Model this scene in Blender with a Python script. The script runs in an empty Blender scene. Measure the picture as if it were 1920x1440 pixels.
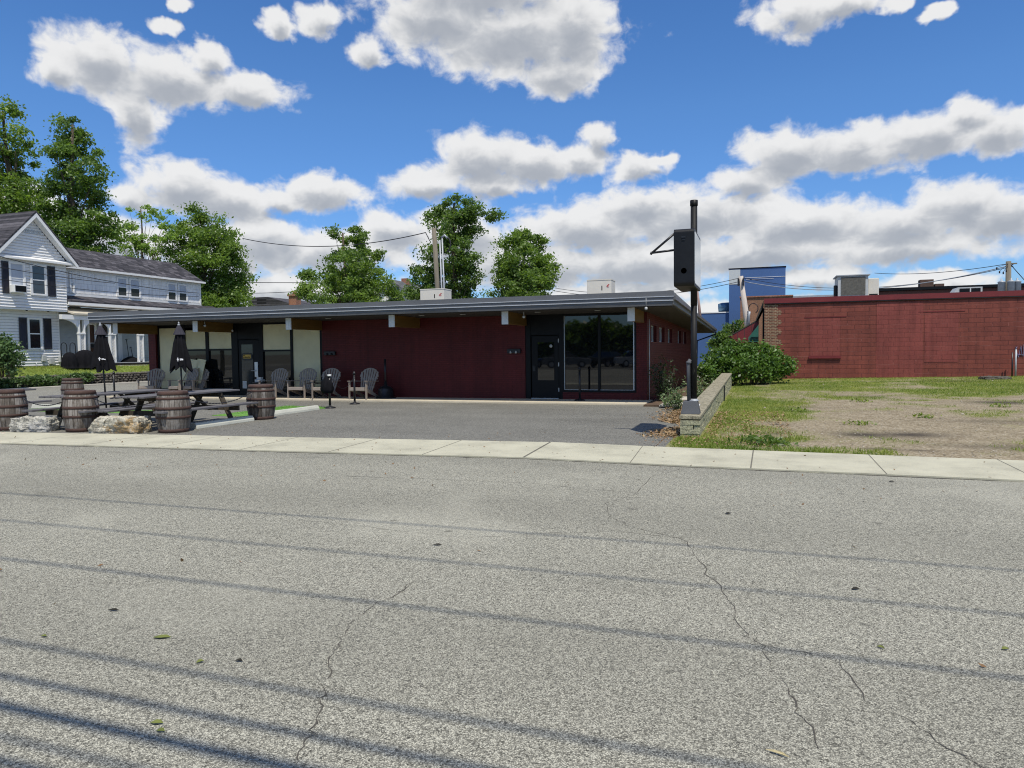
import bpy, bmesh, math, random
import numpy as np
from mathutils import Vector, Matrix
random.seed(7); rng = np.random.default_rng(7)
R = math.radians
scene = bpy.context.scene
COL = scene.collection
# ------------------------------------------------------------------ camera, sky, sun, exposure
F, PITCH, ROLL, YAW, EYE = 1340.0, math.atan(62/1340.0), math.atan(.0114), R(19.1), 1.6
cam = bpy.data.cameras.new('camera'); camo = bpy.data.objects.new('camera', cam); COL.objects.link(camo)
cam.sensor_fit = 'HORIZONTAL'; cam.sensor_width = 36; cam.lens = 36*F/1920; cam.clip_start = .1; cam.clip_end = 6000
camo.matrix_world = Matrix.Translation((0, 0, EYE)) @ Matrix.Rotation(YAW, 4, 'Z') @ Matrix.Rotation(R(90)-PITCH, 4, 'X') @ Matrix.Rotation(-ROLL, 4, 'Z')
scene.camera = camo
scene.cycles.filter_width = 1.1; scene.cycles.max_bounces = 6; scene.cycles.use_denoising = True; scene.cycles.denoising_prefilter = 'FAST'
SUN = Vector((.28, -.42, 1.0)).normalized()
sl = bpy.data.lights.new('sun', 'SUN'); sl.energy = 4.5; sl.angle = R(.6); sl.color = (1, .945, .835)
so = bpy.data.objects.new('sun', sl); COL.objects.link(so); so.rotation_euler = (-SUN).to_track_quat('-Z', 'Y').to_euler(); so.location = SUN*200
scene.view_settings.view_transform = 'Standard'; scene.view_settings.look = 'None'
scene.view_settings.exposure = 0; scene.view_settings.gamma = 1

class T:
    """small node-tree builder"""
    def __init__(s, nt): s.nt = nt; s.nt.nodes.clear()
    def add(s, typ, ins=None, **props):
        n = s.nt.nodes.new(typ)
        for k, v in props.items(): setattr(n, k, v)
        for k, v in (ins or {}).items():
            sk = n.inputs[k]
            if hasattr(v, 'node'): s.nt.links.new(v, sk)
            elif isinstance(v, bpy.types.Node): s.nt.links.new(v.outputs[0], sk)
            else:
                if hasattr(sk.default_value, '__len__') and not hasattr(v, '__len__'): v = [v]*len(sk.default_value)
                if hasattr(sk.default_value, '__len__') and len(sk.default_value) == 4 and len(v) == 3: v = (*v, 1)
                sk.default_value = v
        return n
    def m(s, op, a, b=0.0, c=0.0, clamp=False): return s.add('ShaderNodeMath', {0: a, 1: b, 2: c}, operation=op, use_clamp=clamp).outputs[0]
    def v(s, op, a, b=(0, 0, 0), c=(0, 0, 0)):
        n = s.add('ShaderNodeVectorMath', {0: a, 1: b, 2: c} if op == 'MULTIPLY_ADD' else {0: a, 1: b}, operation=op)
        return n.outputs['Value'] if op in ('LENGTH', 'DOT_PRODUCT', 'DISTANCE') else n.outputs[0]
    def noise(s, vec, scale, detail=3, rough=.55, dim='3D', dist=0):
        return s.add('ShaderNodeTexNoise', {'Vector': vec, 'Scale': scale, 'Detail': detail, 'Roughness': rough, 'Distortion': dist}, noise_dimensions=dim).outputs[0]
    def ramp(s, fac, stops, interp='LINEAR'):
        n = s.add('ShaderNodeValToRGB', {0: fac}); n.color_ramp.interpolation = interp
        e = n.color_ramp.elements
        while len(e) < len(stops): e.new(.5)
        for el, (p, c) in zip(e, stops):
            el.position = p; el.color = (*c, 1) if hasattr(c, '__len__') else (c, c, c, 1)
        return n.outputs[0]
    def mix(s, f, a, b, mode='MIX'):
        return s.add('ShaderNodeMix', {0: f, 6: a, 7: b}, data_type='RGBA', blend_type=mode).outputs[2]
    def mapr(s, x, a, b, c=0., d=1., smooth=False):
        return s.add('ShaderNodeMapRange', {0: x, 1: a, 2: b, 3: c, 4: d}, interpolation_type='SMOOTHSTEP' if smooth else 'LINEAR').outputs[0]
    def bump(s, h, strength=.3, dist=.01): return s.add('ShaderNodeBump', {'Height': h, 'Strength': strength, 'Distance': dist}).outputs[0]

world = bpy.data.worlds.new('World'); scene.world = world; world.use_nodes = True
def build_sky():
    t = T(world.node_tree)
    sky = t.add('ShaderNodeTexSky', sky_type='NISHITA', sun_disc=False, sun_elevation=math.asin(SUN.z), sun_rotation=math.atan2(SUN.x, SUN.y),
                air_density=1.0, dust_density=.05, ozone_density=2.6, altitude=200)
    co = t.add('ShaderNodeTexCoord').outputs['Generated']
    sx = t.add('ShaderNodeSeparateXYZ', {0: co})
    az = t.m('MULTIPLY', t.m('ARCTAN2', sx.outputs[0], sx.outputs[1]), 57.2958)
    el = t.m('MULTIPLY', t.m('ARCSINE', sx.outputs[2]), 57.2958)
    p0 = t.add('ShaderNodeCombineXYZ', {0: az, 1: el, 2: 0}).outputs[0]
    # cumulus groups: azimuth, elevation, half width, half height in degrees
    CL = [(-48.3,19.4,3.5,2.0),(-44.0,18.9,4.6,1.7),(-41.5,20.5,1.5,1.2),(-39.2,18.8,3.6,1.2),(-46.3,16.4,1.7,2.1),(-50.8,18.7,1.5,1.0),(-24.6,24.5,5.4,2.5),(-18.8,23.2,7.9,2.7),(-14.2,23.5,3.7,2.8),(-15.1,20.8,3.3,1.6),(-30.0,22.1,1.4,1.1),(-21.2,26.6,9.1,2.2),(-36.6,23.3,1.2,1.0),(-33.6,23.9,1.6,1.1),(-44.4,22.2,1.1,0.5),(-43.3,23.7,0.9,0.4),(2.7,23.1,3.2,1.5),(5.5,23.3,3.4,0.9),(8.9,22.4,0.8,0.6),(11.4,21.5,1.0,0.5),(-21.2,14.8,4.1,2.2),(-17.2,14.5,4.4,1.6),(-13.6,14.6,2.7,1.2),(-25.7,12.9,3.4,1.1),(-12.0,16.2,1.4,1.1),(-20.2,13.0,4.2,0.9),(-8.9,14.0,1.9,1.2),(-7.7,14.4,1.4,0.5),(-43.3,11.9,3.7,1.7),(-40.7,11.2,4.7,1.4),(-33.6,12.1,3.5,1.4),(-36.9,11.4,3.1,0.8),(-46.6,10.9,1.7,1.0),(2.0,13.9,4.1,2.0),(6.0,13.7,4.7,1.7),(10.6,14.1,4.0,1.6),(14.6,13.8,3.1,1.4),(13.0,15.2,1.6,0.9),(-1.0,12.4,2.8,1.2),(12.8,9.4,3.8,1.7),(15.5,8.5,3.6,2.0),(9.4,8.5,4.7,1.5),(2.8,9.0,6.9,1.7),(-4.9,10.1,7.6,2.2),(-8.9,10.9,4.4,1.7),(-13.0,9.4,6.2,2.0),(-37.8,8.3,4.3,1.9),(-32.7,7.6,6.1,1.8),(-28.2,9.5,3.3,1.4),(-23.2,8.8,4.7,2.4),(-17.3,6.7,8.4,2.0),(-8.9,6.5,8.0,2.0),(-0.2,7.3,8.9,1.6),(9.7,6.9,7.5,1.2),(11.4,4.5,4.5,0.7),(3.5,5.1,4.5,0.8),(-41.5,7.2,5.6,2.3),(-48.4,8.0,3.3,1.8),(-52.6,9.4,3.0,2.0),(-35.6,4.8,8.9,1.1),(-11.0,4.5,8.1,0.8),
          (-30,3.0,22,1.1),(2,2.8,22,1.0),(24,22,5,2),(30,12,8,3),(50,18,11,5),(72,32,17,9),(95,16,12,5),(120,38,20,11),(150,22,15,7),(178,46,22,11),(-75,22,11,5),(-95,12,12,4),(-120,34,20,10),(-150,20,15,7),(-60,42,17,9),(20,50,18,11),(-20,50,14,7),(-165,30,12,6)]  # mostly unseen clouds; the high ones enlarged to whiten the fill in shade
    def field(p, noisy=True):
        w = t.add('ShaderNodeTexNoise', {'Vector': p, 'Scale': .55, 'Detail': 3, 'Roughness': .6}, noise_dimensions='2D').outputs['Color']
        q = t.v('MULTIPLY_ADD', w, (1.5, .9, 0), t.v('ADD', p, (-.75, -.45, 0)))
        cur = None
        for (a, e, ra, re) in CL:
            l = t.v('LENGTH', t.v('MULTIPLY_ADD', q, (1/ra, 1/re, 0), (-a/ra, -e/re, 0)))
            cur = l if cur is None else t.m('SMOOTH_MIN', cur, l, .28)
        if noisy: n = t.noise(t.v('MULTIPLY', p, (1, 1.3, 1)), .42, 8, .54, '2D', .2)
        else: n = t.noise(t.v('MULTIPLY', p, (1, 1.6, 1)), .50, 3.2, .55, '2D', .3)
        return t.m('ADD', t.m('SUBTRACT', 1.09, cur), t.m('MULTIPLY', t.m('SUBTRACT', n, .5), 1.5 if noisy else .62))
    D = field(p0)
    D2 = field(t.v('ADD', p0, (-.15, .85, 0)), False)
    alpha = t.mapr(D, -.17, .40, 0, 1, True)
    # light from above and behind: what has cloud above it is greyer
    fine = t.noise(t.v('MULTIPLY', p0, (.7, 1., 1)), .9, 5, .5, '2D', .4)
    shade = t.m('ADD', t.m('MULTIPLY', t.mapr(D2, .10, 1.0, 0, 1, True), .95), t.m('MULTIPLY', t.m('SUBTRACT', fine, .52), .17), clamp=True)
    ccol = t.ramp(shade, [(0, (8.6, 8.6, 8.55)), (.3, (7.3, 7.35, 7.4)), (.6, (5.5, 5.7, 6.0)), (1, (3.9, 4.2, 4.7))])
    hs = t.add('ShaderNodeHueSaturation', {'Saturation': 1.22, 'Value': 1.18, 'Hue': .505, 'Color': sky})
    blue = t.mix(1., t.mix(1., hs, (1.0, 1.12, 1.22), 'MULTIPLY'), t.ramp(t.m('DIVIDE', el, 30.), [(0, (.42, .52, .70)), (.2, (.68, .78, .93)), (.6, (.96, .98, 1.0))]), 'MULTIPLY')
    low = t.mapr(el, -1, .5, 0, 1, True)
    a2 = t.m('MULTIPLY', t.m('MULTIPLY', alpha, .97), low)
    out = t.mix(a2, blue, ccol)
    bg = t.add('ShaderNodeBackground', {'Color': out, 'Strength': .1})
    t.add('ShaderNodeOutputWorld', {0: bg})
build_sky()

# ------------------------------------------------------------------ survey helpers (photo pixel -> place on a known plane of the site)
def ray(px, py):
    x, y = px-960., py-720.; c, s = math.cos(ROLL), math.sin(ROLL)
    d = Vector(((c*x-s*y)/F, 1, -(s*x+c*y)/F))
    cp, sp = math.cos(PITCH), -math.sin(PITCH); d = Vector((d.x, cp*d.y-sp*d.z, sp*d.y+cp*d.z))
    cy, sy = math.cos(YAW), math.sin(YAW); return Vector((cy*d.x-sy*d.y, sy*d.x+cy*d.y, d.z))
def gz(px, py, z=0.): d = ray(px, py); k = (z-EYE)/d.z; return Vector((d.x*k, d.y*k, z))
def ony(px, py, Y): d = ray(px, py); k = Y/d.y; return Vector((d.x*k, Y, EYE+d.z*k))
def onx(px, py, X): d = ray(px, py); k = X/d.x; return Vector((X, d.y*k, EYE+d.z*k))
def atd(px, py, dist): d = ray(px, py); return Vector((0, 0, EYE))+d*dist      # dist = depth along the view axis
def vnoise(x, y, scale, oct=4, seed=0):
    x = np.asarray(x, float)*scale+100; y = np.asarray(y, float)*scale+100; tot = np.zeros_like(x); amp = 1.; s = 0
    g = np.random.default_rng(seed).random((256, 256))
    for o in range(oct):
        xi = np.floor(x).astype(int); yi = np.floor(y).astype(int); fx = x-xi; fy = y-yi; fx = fx*fx*(3-2*fx); fy = fy*fy*(3-2*fy)
        a = g[xi % 256, yi % 256]; b = g[(xi+1) % 256, yi % 256]; c = g[xi % 256, (yi+1) % 256]; d = g[(xi+1) % 256, (yi+1) % 256]
        tot += amp*((a*(1-fx)+b*fx)*(1-fy)+(c*(1-fx)+d*fx)*fy); s += amp; amp *= .55; x = x*2.03+17; y = y*2.03+31
    return tot/s

# ------------------------------------------------------------------ materials
MATS = {}
def newmat(name):
    m = bpy.data.materials.new(name); m.use_nodes = True; MATS[name] = m; return m, T(m.node_tree)
def finish(t, col, rough=.6, normal=None, metal=0., spec=.5, extra=None):
    ins = {'Base Color': col, 'Roughness': rough, 'Metallic': metal, 'Specular IOR Level': spec}
    if normal is not None: ins['Normal'] = normal
    ins.update(extra or {})
    b = t.add('ShaderNodeBsdfPrincipled', ins); t.add('ShaderNodeOutputMaterial', {0: b}); return b
def C(c, k): return tuple(min(1, x*k) for x in c)
def simple(name, col, rough=.6, var=.18, scale=3., bump=0., bscale=40., metal=0., spec=.4, stretch=(1, 1, 1), coord='Object'):
    m, t = newmat(name); co = t.add('ShaderNodeTexCoord').outputs[coord]
    cs = t.v('MULTIPLY', co, stretch)
    n = t.noise(cs, scale, 5, .65)
    c = t.ramp(n, [(.25, C(col, 1-var)), (.75, C(col, 1+var))])
    nr = None
    if bump: nr = t.bump(t.noise(cs, bscale, 4, .6), bump, .01)
    finish(t, c, rough, nr, metal, spec); return m
def brickmat(name, c1, c2, mortar, w, h, ms, rough=.75, bump=.5, blotch=.15, lineup=None, dist=.01):
    m, t = newmat(name); co = t.add('ShaderNodeTexCoord').outputs['Object']
    s = t.add('ShaderNodeSeparateXYZ', {0: co})
    wob = t.m('MULTIPLY', t.m('SUBTRACT', t.noise(co, 1.2, 2), .5), .02)
    vec = t.add('ShaderNodeCombineXYZ', {0: t.m('ADD', s.outputs[0], s.outputs[1]), 1: t.m('ADD', s.outputs[2], wob), 2: 0}).outputs[0]
    b = t.add('ShaderNodeTexBrick', {'Vector': vec, 'Color1': c1, 'Color2': c2, 'Mortar': mortar, 'Scale': 1., 'Mortar Size': ms, 'Mortar Smooth': .2, 'Bias': 0., 'Brick Width': w, 'Row Height': h})
    n = t.noise(co, .7, 5, .6); n2 = t.noise(co, 14., 3)
    k = t.m('ADD', 1-blotch*1.5, t.m('ADD', t.m('MULTIPLY', n, blotch*2), t.m('MULTIPLY', n2, blotch)))
    c = t.mix(1., b.outputs[0], t.add('ShaderNodeCombineXYZ', {0: k, 1: k, 2: k}).outputs[0], 'MULTIPLY')
    stn = t.mapr(t.noise(t.v('MULTIPLY', co, (2.2, 2.2, .22)), 1.6, 5, .7), .42, .68, 1.12, .80); c = t.mix(1., c, t.add('ShaderNodeCombineXYZ', {0: stn, 1: stn, 2: stn}).outputs[0], 'MULTIPLY')
    if lineup:
        nick = t.mapr(t.noise(co, 7.5, 2, .5), .775, .80, 0, .7); c = t.mix(nick, c, (.5, .33, .28))
    if lineup:   # worn courses: the paint is scuffed lighter along some bed joints
        ln = t.noise(t.v('MULTIPLY', co, (.6, .6, 5.0)), 1., 3)
        f = t.m('MULTIPLY', t.m('MULTIPLY', b.outputs['Fac'], t.mapr(ln, .50, .66)), .5)
        c = t.mix(f, c, lineup)
    hgt = t.m('SUBTRACT', t.m('MULTIPLY', n2, .3), b.outputs['Fac'])
    finish(t, c, rough, t.bump(hgt, bump, dist), 0, .3); return m

def road_mat(name, lo, hi, scale, big=.12, tint=(1, .99, .95), stain=.0, bands=False):
    m, t = newmat(name); co = t.add('ShaderNodeTexCoord').outputs['Object']
    vo = t.add('ShaderNodeTexVoronoi', {'Vector': co, 'Scale': scale}); rnd = t.add('ShaderNodeSeparateColor', {0: vo.outputs['Color']}).outputs[0]
    vo2 = t.add('ShaderNodeTexVoronoi', {'Vector': co, 'Scale': scale*.42}); rnd2 = t.add('ShaderNodeSeparateColor', {0: vo2.outputs['Color']}).outputs[1]
    f = t.m('ADD', t.m('MULTIPLY', rnd, .72), t.m('MULTIPLY', rnd2, .28))
    d = t.m('MULTIPLY', t.mapr(vo.outputs['Distance'], .25, .75, 1., .45), f)
    base = t.ramp(d, [(.0, C(tint, lo)), (.35, C(tint, (lo+hi)*.42)), (.75, C(tint, hi))])
    n = t.noise(co, .45, 5, .6); n3 = t.noise(t.v('MULTIPLY', co, (.25, 1.4, 1)), .8, 4); n4 = t.noise(co, 9, 4, .7)
    k = t.m('ADD', 1-big*1.6, t.m('ADD', t.m('MULTIPLY', n, big*1.4), t.m('ADD', t.m('MULTIPLY', n3, big), t.m('MULTIPLY', n4, big*.8))))
    c = t.mix(1., base, t.add('ShaderNodeCombineXYZ', {0: k, 1: k, 2: k}).outputs[0], 'MULTIPLY')
    if bands:   # tyre-worn lanes, oil drips and old patches
        sp = t.add('ShaderNodeSeparateXYZ', {0: co}); yy = t.m('ADD', sp.outputs[1], t.m('MULTIPLY', t.noise(co, .12, 2), 1.6))
        w = t.m('SINE', t.m('MULTIPLY', yy, 1.9)); c = t.mix(t.m('MULTIPLY', t.mapr(w, -.2, 1, 0, 1, True), .16), c, C(tint, .10))
        oil = t.m('MULTIPLY', t.mapr(t.noise(t.v('MULTIPLY', co, (.5, 1.3, 1)), 1.1, 4, .6), .60, .74, 0, 1, True), .30); c = t.mix(oil, c, C(tint, .09))
        pal = t.m('MULTIPLY', t.mapr(t.noise(t.v('ADD', co, (7, 3, 0)), .35, 3, .5), .54, .66, 0, 1, True), .22); c = t.mix(pal, c, C(tint, .48))
        drip = t.mapr(t.add('ShaderNodeTexVoronoi', {'Vector': co, 'Scale': 1.3}).outputs['Distance'], .035, .06, .5, 0); c = t.mix(drip, c, C(tint, .06))
    if stain:
        sn = t.mapr(t.noise(co, .9, 3, .5), .60, .72); c = t.mix(t.m('MULTIPLY', sn, stain), c, C(tint, lo*1.1))
    finish(t, c, .85, t.bump(t.m('ADD', vo.outputs['Distance'], t.m('MULTIPLY', n4, .5)), .55, .006), 0, .25); return m

M = {}
M['road'] = road_mat('chipped_asphalt', .04, .58, 165, .17, (1, .965, .78), bands=True)
M['lot'] = road_mat('dark_asphalt', .075, .285, 85, .40, (1, .97, .84), .3)
M['street'] = road_mat('street_asphalt', .10, .40, 60, .14, (1, .97, .83))
M['crack'] = simple('crack_dirt', (.075, .068, .056), .95, .4, 30)
def concrete(name, col, var=.10, joint=None):
    m, t = newmat(name); co = t.add('ShaderNodeTexCoord').outputs['Object']
    n = t.noise(co, 1.1, 6, .65); n2 = t.noise(co, 60, 3, .7); sp = t.noise(co, 160, 2, .5)
    k = t.m('ADD', t.m('MULTIPLY', n, .8), t.m('ADD', t.m('MULTIPLY', n2, .3), t.m('MULTIPLY', sp, .25)))
    c = t.ramp(k, [(.45, C(col, 1-var*2)), (.68, col), (.9, C(col, 1+var))])
    st = t.m('MULTIPLY', t.mapr(t.noise(co, 2.6, 6, .75), .56, .72, 0, 1, True), .35); c = t.mix(st, c, C(col, .55))
    finish(t, c, .85, t.bump(n2, .25, .004), 0, .25); return m
M['sidewalk'] = concrete('sidewalk_concrete', (.45, .43, .325), .18)
M['slab'] = concrete('walkway_concrete', (.50, .44, .33), .18)
M['stop'] = concrete('parking_stop_concrete', (.50, .50, .43), .12)
M['curb'] = concrete('curb_concrete', (.45, .42, .36), .2)
M['basepaint'] = concrete('grey_painted_concrete', (.10, .105, .115), .15)
M['brick_front'] = brickmat('dark_red_painted_brick', (.108, .0130, .0125), (.095, .0105, .0105), (.068, .0085, .0085), .30, .062, .010, .55, .8, .3)
M['brick_side'] = brickmat('red_painted_block', (.190, .050, .035), (.155, .041, .030), (.115, .031, .025), .60, .2, .013, .6, .8, .38, (.42, .16, .13), .02)
M['brick_patch'] = brickmat('patched_red_block', (.205, .052, .042), (.190, .046, .038), (.14, .033, .028), .42, .2, .010, .6, .6, .36, (.40, .16, .13), .015)
M['brick_bare'] = brickmat('bare_brown_brick', (.20, .085, .052), (.10, .045, .032), (.30, .23, .15), .20, .072, .012, .85, .5, .2)
M['brick_tan'] = brickmat('tan_brown_brick', (.27, .13, .075), (.20, .095, .06), (.26, .17, .11), .22, .075, .01, .85, .4, .2)
M['red_trim'] = simple('red_metal_trim', (.155, .022, .024), .5, .15, 2)
M['fascia'] = simple('grey_fascia_metal', (.115, .118, .125), .42, .12, 1.2, .0, 40, .0, .5)
M['fascia_edge'] = simple('pale_drip_edge', (.55, .56, .58), .35, .1, 2, metal=.3)
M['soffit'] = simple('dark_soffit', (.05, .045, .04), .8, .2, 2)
M['roofing'] = simple('grey_roof_membrane', (.17, .175, .18), .8, .2, 1.5, .2, 30)
M['black'] = simple('black_paint', (.005, .0055, .0065), .45, .25, 4, spec=.2)
M['black_metal'] = simple('black_metal', (.016, .016, .018), .35, .3, 8, .1, 60)
M['cream'] = simple('cream_panel', (.66, .61, .385), .6, .14, 1.1, .05, 6)
M['beam'] = simple('stained_beam', (.15, .080, .018), .6, .25, 2, stretch=(6, .5, 6))
M['beam_end'] = simple('pale_beam_end', (.62, .63, .62), .5, .08, 4)
M['silver'] = simple('aluminium', (.55, .56, .57), .35, .1, 5, metal=.6)
M['white_trim'] = simple('white_trim_paint', (.77, .765, .745), .5, .05, 3)
M['siding'] = simple('white_vinyl_siding', (.80, .79, .765), .5, .05, 1.2, .05, 10)
M['shingle_white'] = brickmat('white_shake_siding', (.78, .775, .76), (.74, .735, .72), (.48, .48, .48), .5, .34, .008, .6, .4, .06)
M['siding_lap_shadow'] = simple('painted_lap_shadow', (.36, .38, .42), .7, .15, 3)  # lap shadow line put into the colour along each board's lower edge
M['found'] = simple('dark_foundation', (.05, .042, .04), .9, .4, 5, .3, 20)
M['curtain'] = simple('pale_window_blind', (.42, .46, .52), .8, .08, 3)
M['tan_roof'] = simple('tan_porch_roofing', (.50, .45, .36), .8, .12, 2)
M['beige'] = simple('beige_unit_metal', (.62, .58, .50), .5, .06, 3)
M['offwhite'] = simple('pale_grey_metal', (.45, .46, .45), .5, .12, 3)
M['plastic'] = simple('grey_brown_resin', (.30, .255, .215), .6, .12, 6, spec=.25)
M['fabric'] = simple('black_fabric', (.008, .008, .010), .9, .35, 9, .2, 120, spec=.12)
M['fabric_hi'] = simple('faded_black_fabric', (.032, .030, .040), .85, .3, 9)
M['white_mark'] = simple('white_print', (.75, .75, .76), .7, .05, 5)
M['red_mark'] = simple('red_print', (.45, .03, .03), .6, .05, 5)
M['gold'] = simple('gold_sign_face', (.50, .33, .06), .5, .15, 6)
M['granite'] = None
M['blue'] = simple('blue_painted_wall', (.052, .115, .275), .7, .06, .6)
M['bluegrey'] = simple('pale_grey_panel', (.50, .53, .53), .6, .06, .6)
M['green_awning'] = simple('green_awning_cloth', (.02, .10, .075), .7, .2, 3)
M['wood_pole'] = simple('weathered_pole_wood', (.165, .145, .11), .9, .3, 3, .5, 20, stretch=(6, 6, .5))
M['pale_pole'] = simple('bleached_pole_wood', (.48, .42, .37), .9, .2, 3, .4, 20, stretch=(6, 6, .5))
M['galv'] = simple('galvanised_steel', (.36, .38, .40), .55, .2, 5, metal=.25)
M['duct'] = simple('blue_grey_duct', (.10, .19, .28), .35, .15, 3, metal=.4)
M['wire'] = simple('wire_black', (.02, .02, .022), .6, .1, 3)
M['bark'] = simple('bark', (.085, .065, .045), .95, .35, 6, .6, 25, stretch=(4, 4, .7))
M['dark_clap'] = simple('brown_clapboard', (.13, .052, .036), .8, .2, 2, stretch=(.3, .3, 20))
M['chimney'] = brickmat('chimney_brick', (.30, .09, .05), (.24, .07, .045), (.35, .25, .18), .22, .075, .012)
M['chimney_dark'] = simple('sooty_chimney_brick', (.10, .06, .045), .9, .3, 4)
M['graffiti'] = simple('pale_blue_spray_paint', (.38, .40, .62), .6, .3, 9)
M['pvc'] = simple('white_conduit', (.72, .70, .64), .5, .1, 6)
M['cap'] = None
M['tyre'] = simple('tyre_rubber', (.015, .015, .015), .8, .2, 20)
def glassmat(name, base=(.006, .007, .008), rough=.02, wav=.0):
    m, t = newmat(name); co = t.add('ShaderNodeTexCoord').outputs['Object']
    nr = t.bump(t.noise(co, .8, 2), wav, .05) if wav else None
    finish(t, base, rough, nr, 0, .8); return m
M['glass'] = glassmat('dark_window_glass', wav=.03)
M['glass2'] = glassmat('house_window_glass', (.018, .018, .02), .05)
M['glass3'] = glassmat('grey_window_glass', (.05, .055, .06), .15)
def granite(name, a, b, c, sc=1.):
    m, t = newmat(name); co = t.add('ShaderNodeTexCoord').outputs['Object']
    n = t.noise(co, 3*sc, 6, .7); n2 = t.noise(co, 45*sc, 3, .7); n3 = t.noise(co, 9*sc, 5, .75)
    col = t.mix(t.mapr(n, .50, .58), a, b); col = t.mix(t.mapr(n2, .55, .62), col, c)
    k = t.mapr(n3, .35, .55, .45, 1.05)
    col = t.mix(1., col, t.add('ShaderNodeCombineXYZ', {0: k, 1: k, 2: k}).outputs[0], 'MULTIPLY')
    finish(t, col, .85, t.bump(t.m('ADD', n3, t.m('MULTIPLY', n2, .3)), .9, .03), 0, .25); return m
M['granite'] = granite('grey_granite', (.52, .50, .43), (.44, .43, .40), (.20, .20, .2))
M['granite2'] = granite('ochre_stained_granite', (.56, .52, .42), (.43, .30, .15), (.30, .28, .25), .8)
M['split'] = granite('split_face_block', (.47, .455, .30), (.36, .355, .25), (.15, .15, .11), 2.4)
M['cap'] = granite('mossy_wall_cap', (.37, .335, .24), (.29, .265, .18), (.17, .15, .10), 1.5)
M['rubble'] = granite('dark_rubble_stone', (.11, .10, .085), (.16, .145, .12), (.035, .035, .03), 1.5)
def barrelmat(name, dark):
    m, t = newmat(name); co = t.add('ShaderNodeTexCoord').outputs['Object']; s = t.add('ShaderNodeSeparateXYZ', {0: co})
    an = t.m('MULTIPLY', t.m('ARCTAN2', s.outputs[0], s.outputs[1]), 22/6.28318)
    orn = t.add('ShaderNodeObjectInfo').outputs['Random']
    fr = t.m('FRACT', t.m('ADD', an, 30.)); gap = t.mapr(t.m('ABSOLUTE', t.m('SUBTRACT', fr, .5)), .44, .5)
    wn = t.add('ShaderNodeTexWhiteNoise', {'W': t.m('FLOOR', t.m('ADD', an, 30.))}, noise_dimensions='1D').outputs[0]
    n = t.noise(t.v('MULTIPLY', co, (14, 14, 1.2)), 2.2, 5, .7); n2 = t.noise(co, 3., 4, .7)
    f = t.m('ADD', t.m('MULTIPLY', n, .7), t.m('ADD', t.m('MULTIPLY', n2, .45), t.m('MULTIPLY', wn, .25)))
    c = t.ramp(f, [(.42, C((.030, .023, .018), dark)), (.62, C((.115, .098, .082), dark)), (.9, C((.33, .305, .275), dark))])
    kk = t.mapr(orn, 0, 1, .72, 1.22); c = t.mix(1., c, t.add('ShaderNodeCombineXYZ', {0: kk, 1: kk, 2: kk}).outputs[0], 'MULTIPLY')
    c = t.mix(gap, c, (.018, .014, .011))
    finish(t, c, .85, t.bump(t.m('SUBTRACT', n, gap), .6, .008), 0, .25); return m
M['stave'] = barrelmat('weathered_barrel_wood', 1.)
M['stave_dark'] = barrelmat('dark_barrel_wood', .6)
M['hoop'] = simple('rusty_hoop', (.062, .033, .025), .75, .35, 8, .3, 50)
M['table_wood'] = simple('grey_weathered_wood', (.115, .11, .115), .8, .35, 5, .3, 30, stretch=(8, .6, 8))
M['leg_wood'] = simple('brown_dark_wood', (.06, .047, .032), .85, .4, 5, .3, 30, stretch=(3, 3, 3))
M['raw_wood'] = simple('raw_lumber', (.36, .28, .17), .8, .2, 5, stretch=(8, 8, 1))
def shinglemat(name, a, b):
    m, t = newmat(name); co = t.add('ShaderNodeTexCoord').outputs['Object']; s = t.add('ShaderNodeSeparateXYZ', {0: co})
    vec = t.add('ShaderNodeCombineXYZ', {0: t.m('ADD', s.outputs[1], t.m('MULTIPLY', s.outputs[0], .02)), 1: t.m('MULTIPLY', s.outputs[2], 1.5), 2: 0}).outputs[0]
    br = t.add('ShaderNodeTexBrick', {'Vector': vec, 'Color1': a, 'Color2': b, 'Mortar': C(a, .45), 'Scale': 1., 'Mortar Size': .012, 'Brick Width': .42, 'Row Height': .24, 'Bias': -.1})
    n = t.noise(co, 3, 4, .7); k = t.mapr(n, .2, .8, .6, 1.4)
    c = t.mix(1., br.outputs[0], t.add('ShaderNodeCombineXYZ', {0: k, 1: k, 2: k}).outputs[0], 'MULTIPLY')
    finish(t, c, .9, t.bump(br.outputs['Fac'], .5, -.01), 0, .2); return m
M['shingle'] = shinglemat('dark_roof_shingle', (.036, .035, .040), (.115, .108, .118))
M['shingle_grey'] = shinglemat('grey_roof_shingle', (.10, .105, .11), (.14, .145, .15))
def leafmat(name, dark, light, trans=.3, rough=.42):
    m, t = newmat(name); a = t.add('ShaderNodeAttribute', attribute_name='tint').outputs['Fac']
    c = t.ramp(a, [(0, dark), (.6, C(tuple((x+y)/2 for x, y in zip(dark, light)), 1)), (1, light)])
    p = t.add('ShaderNodeBsdfPrincipled', {'Base Color': c, 'Roughness': rough, 'Specular IOR Level': .45})
    tr = t.add('ShaderNodeBsdfTranslucent', {'Color': t.mix(1., c, (1.6, 1.7, .7), 'MULTIPLY')})
    mx = t.add('ShaderNodeMixShader', {0: trans, 1: p, 2: tr}); t.add('ShaderNodeOutputMaterial', {0: mx}); return m
M['leaf'] = leafmat('maple_leaf', (.070, .125, .028), (.235, .340, .068), .42)
M['leaf_dark'] = leafmat('dark_leaf', (.050, .098, .026), (.185, .280, .060), .42)
M['leaf_light'] = leafmat('pale_leaf', (.14, .23, .05), (.34, .46, .13), .45)
M['leaf_bush'] = leafmat('bush_leaf', (.042, .09, .018), (.145, .255, .042), .3)
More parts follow.
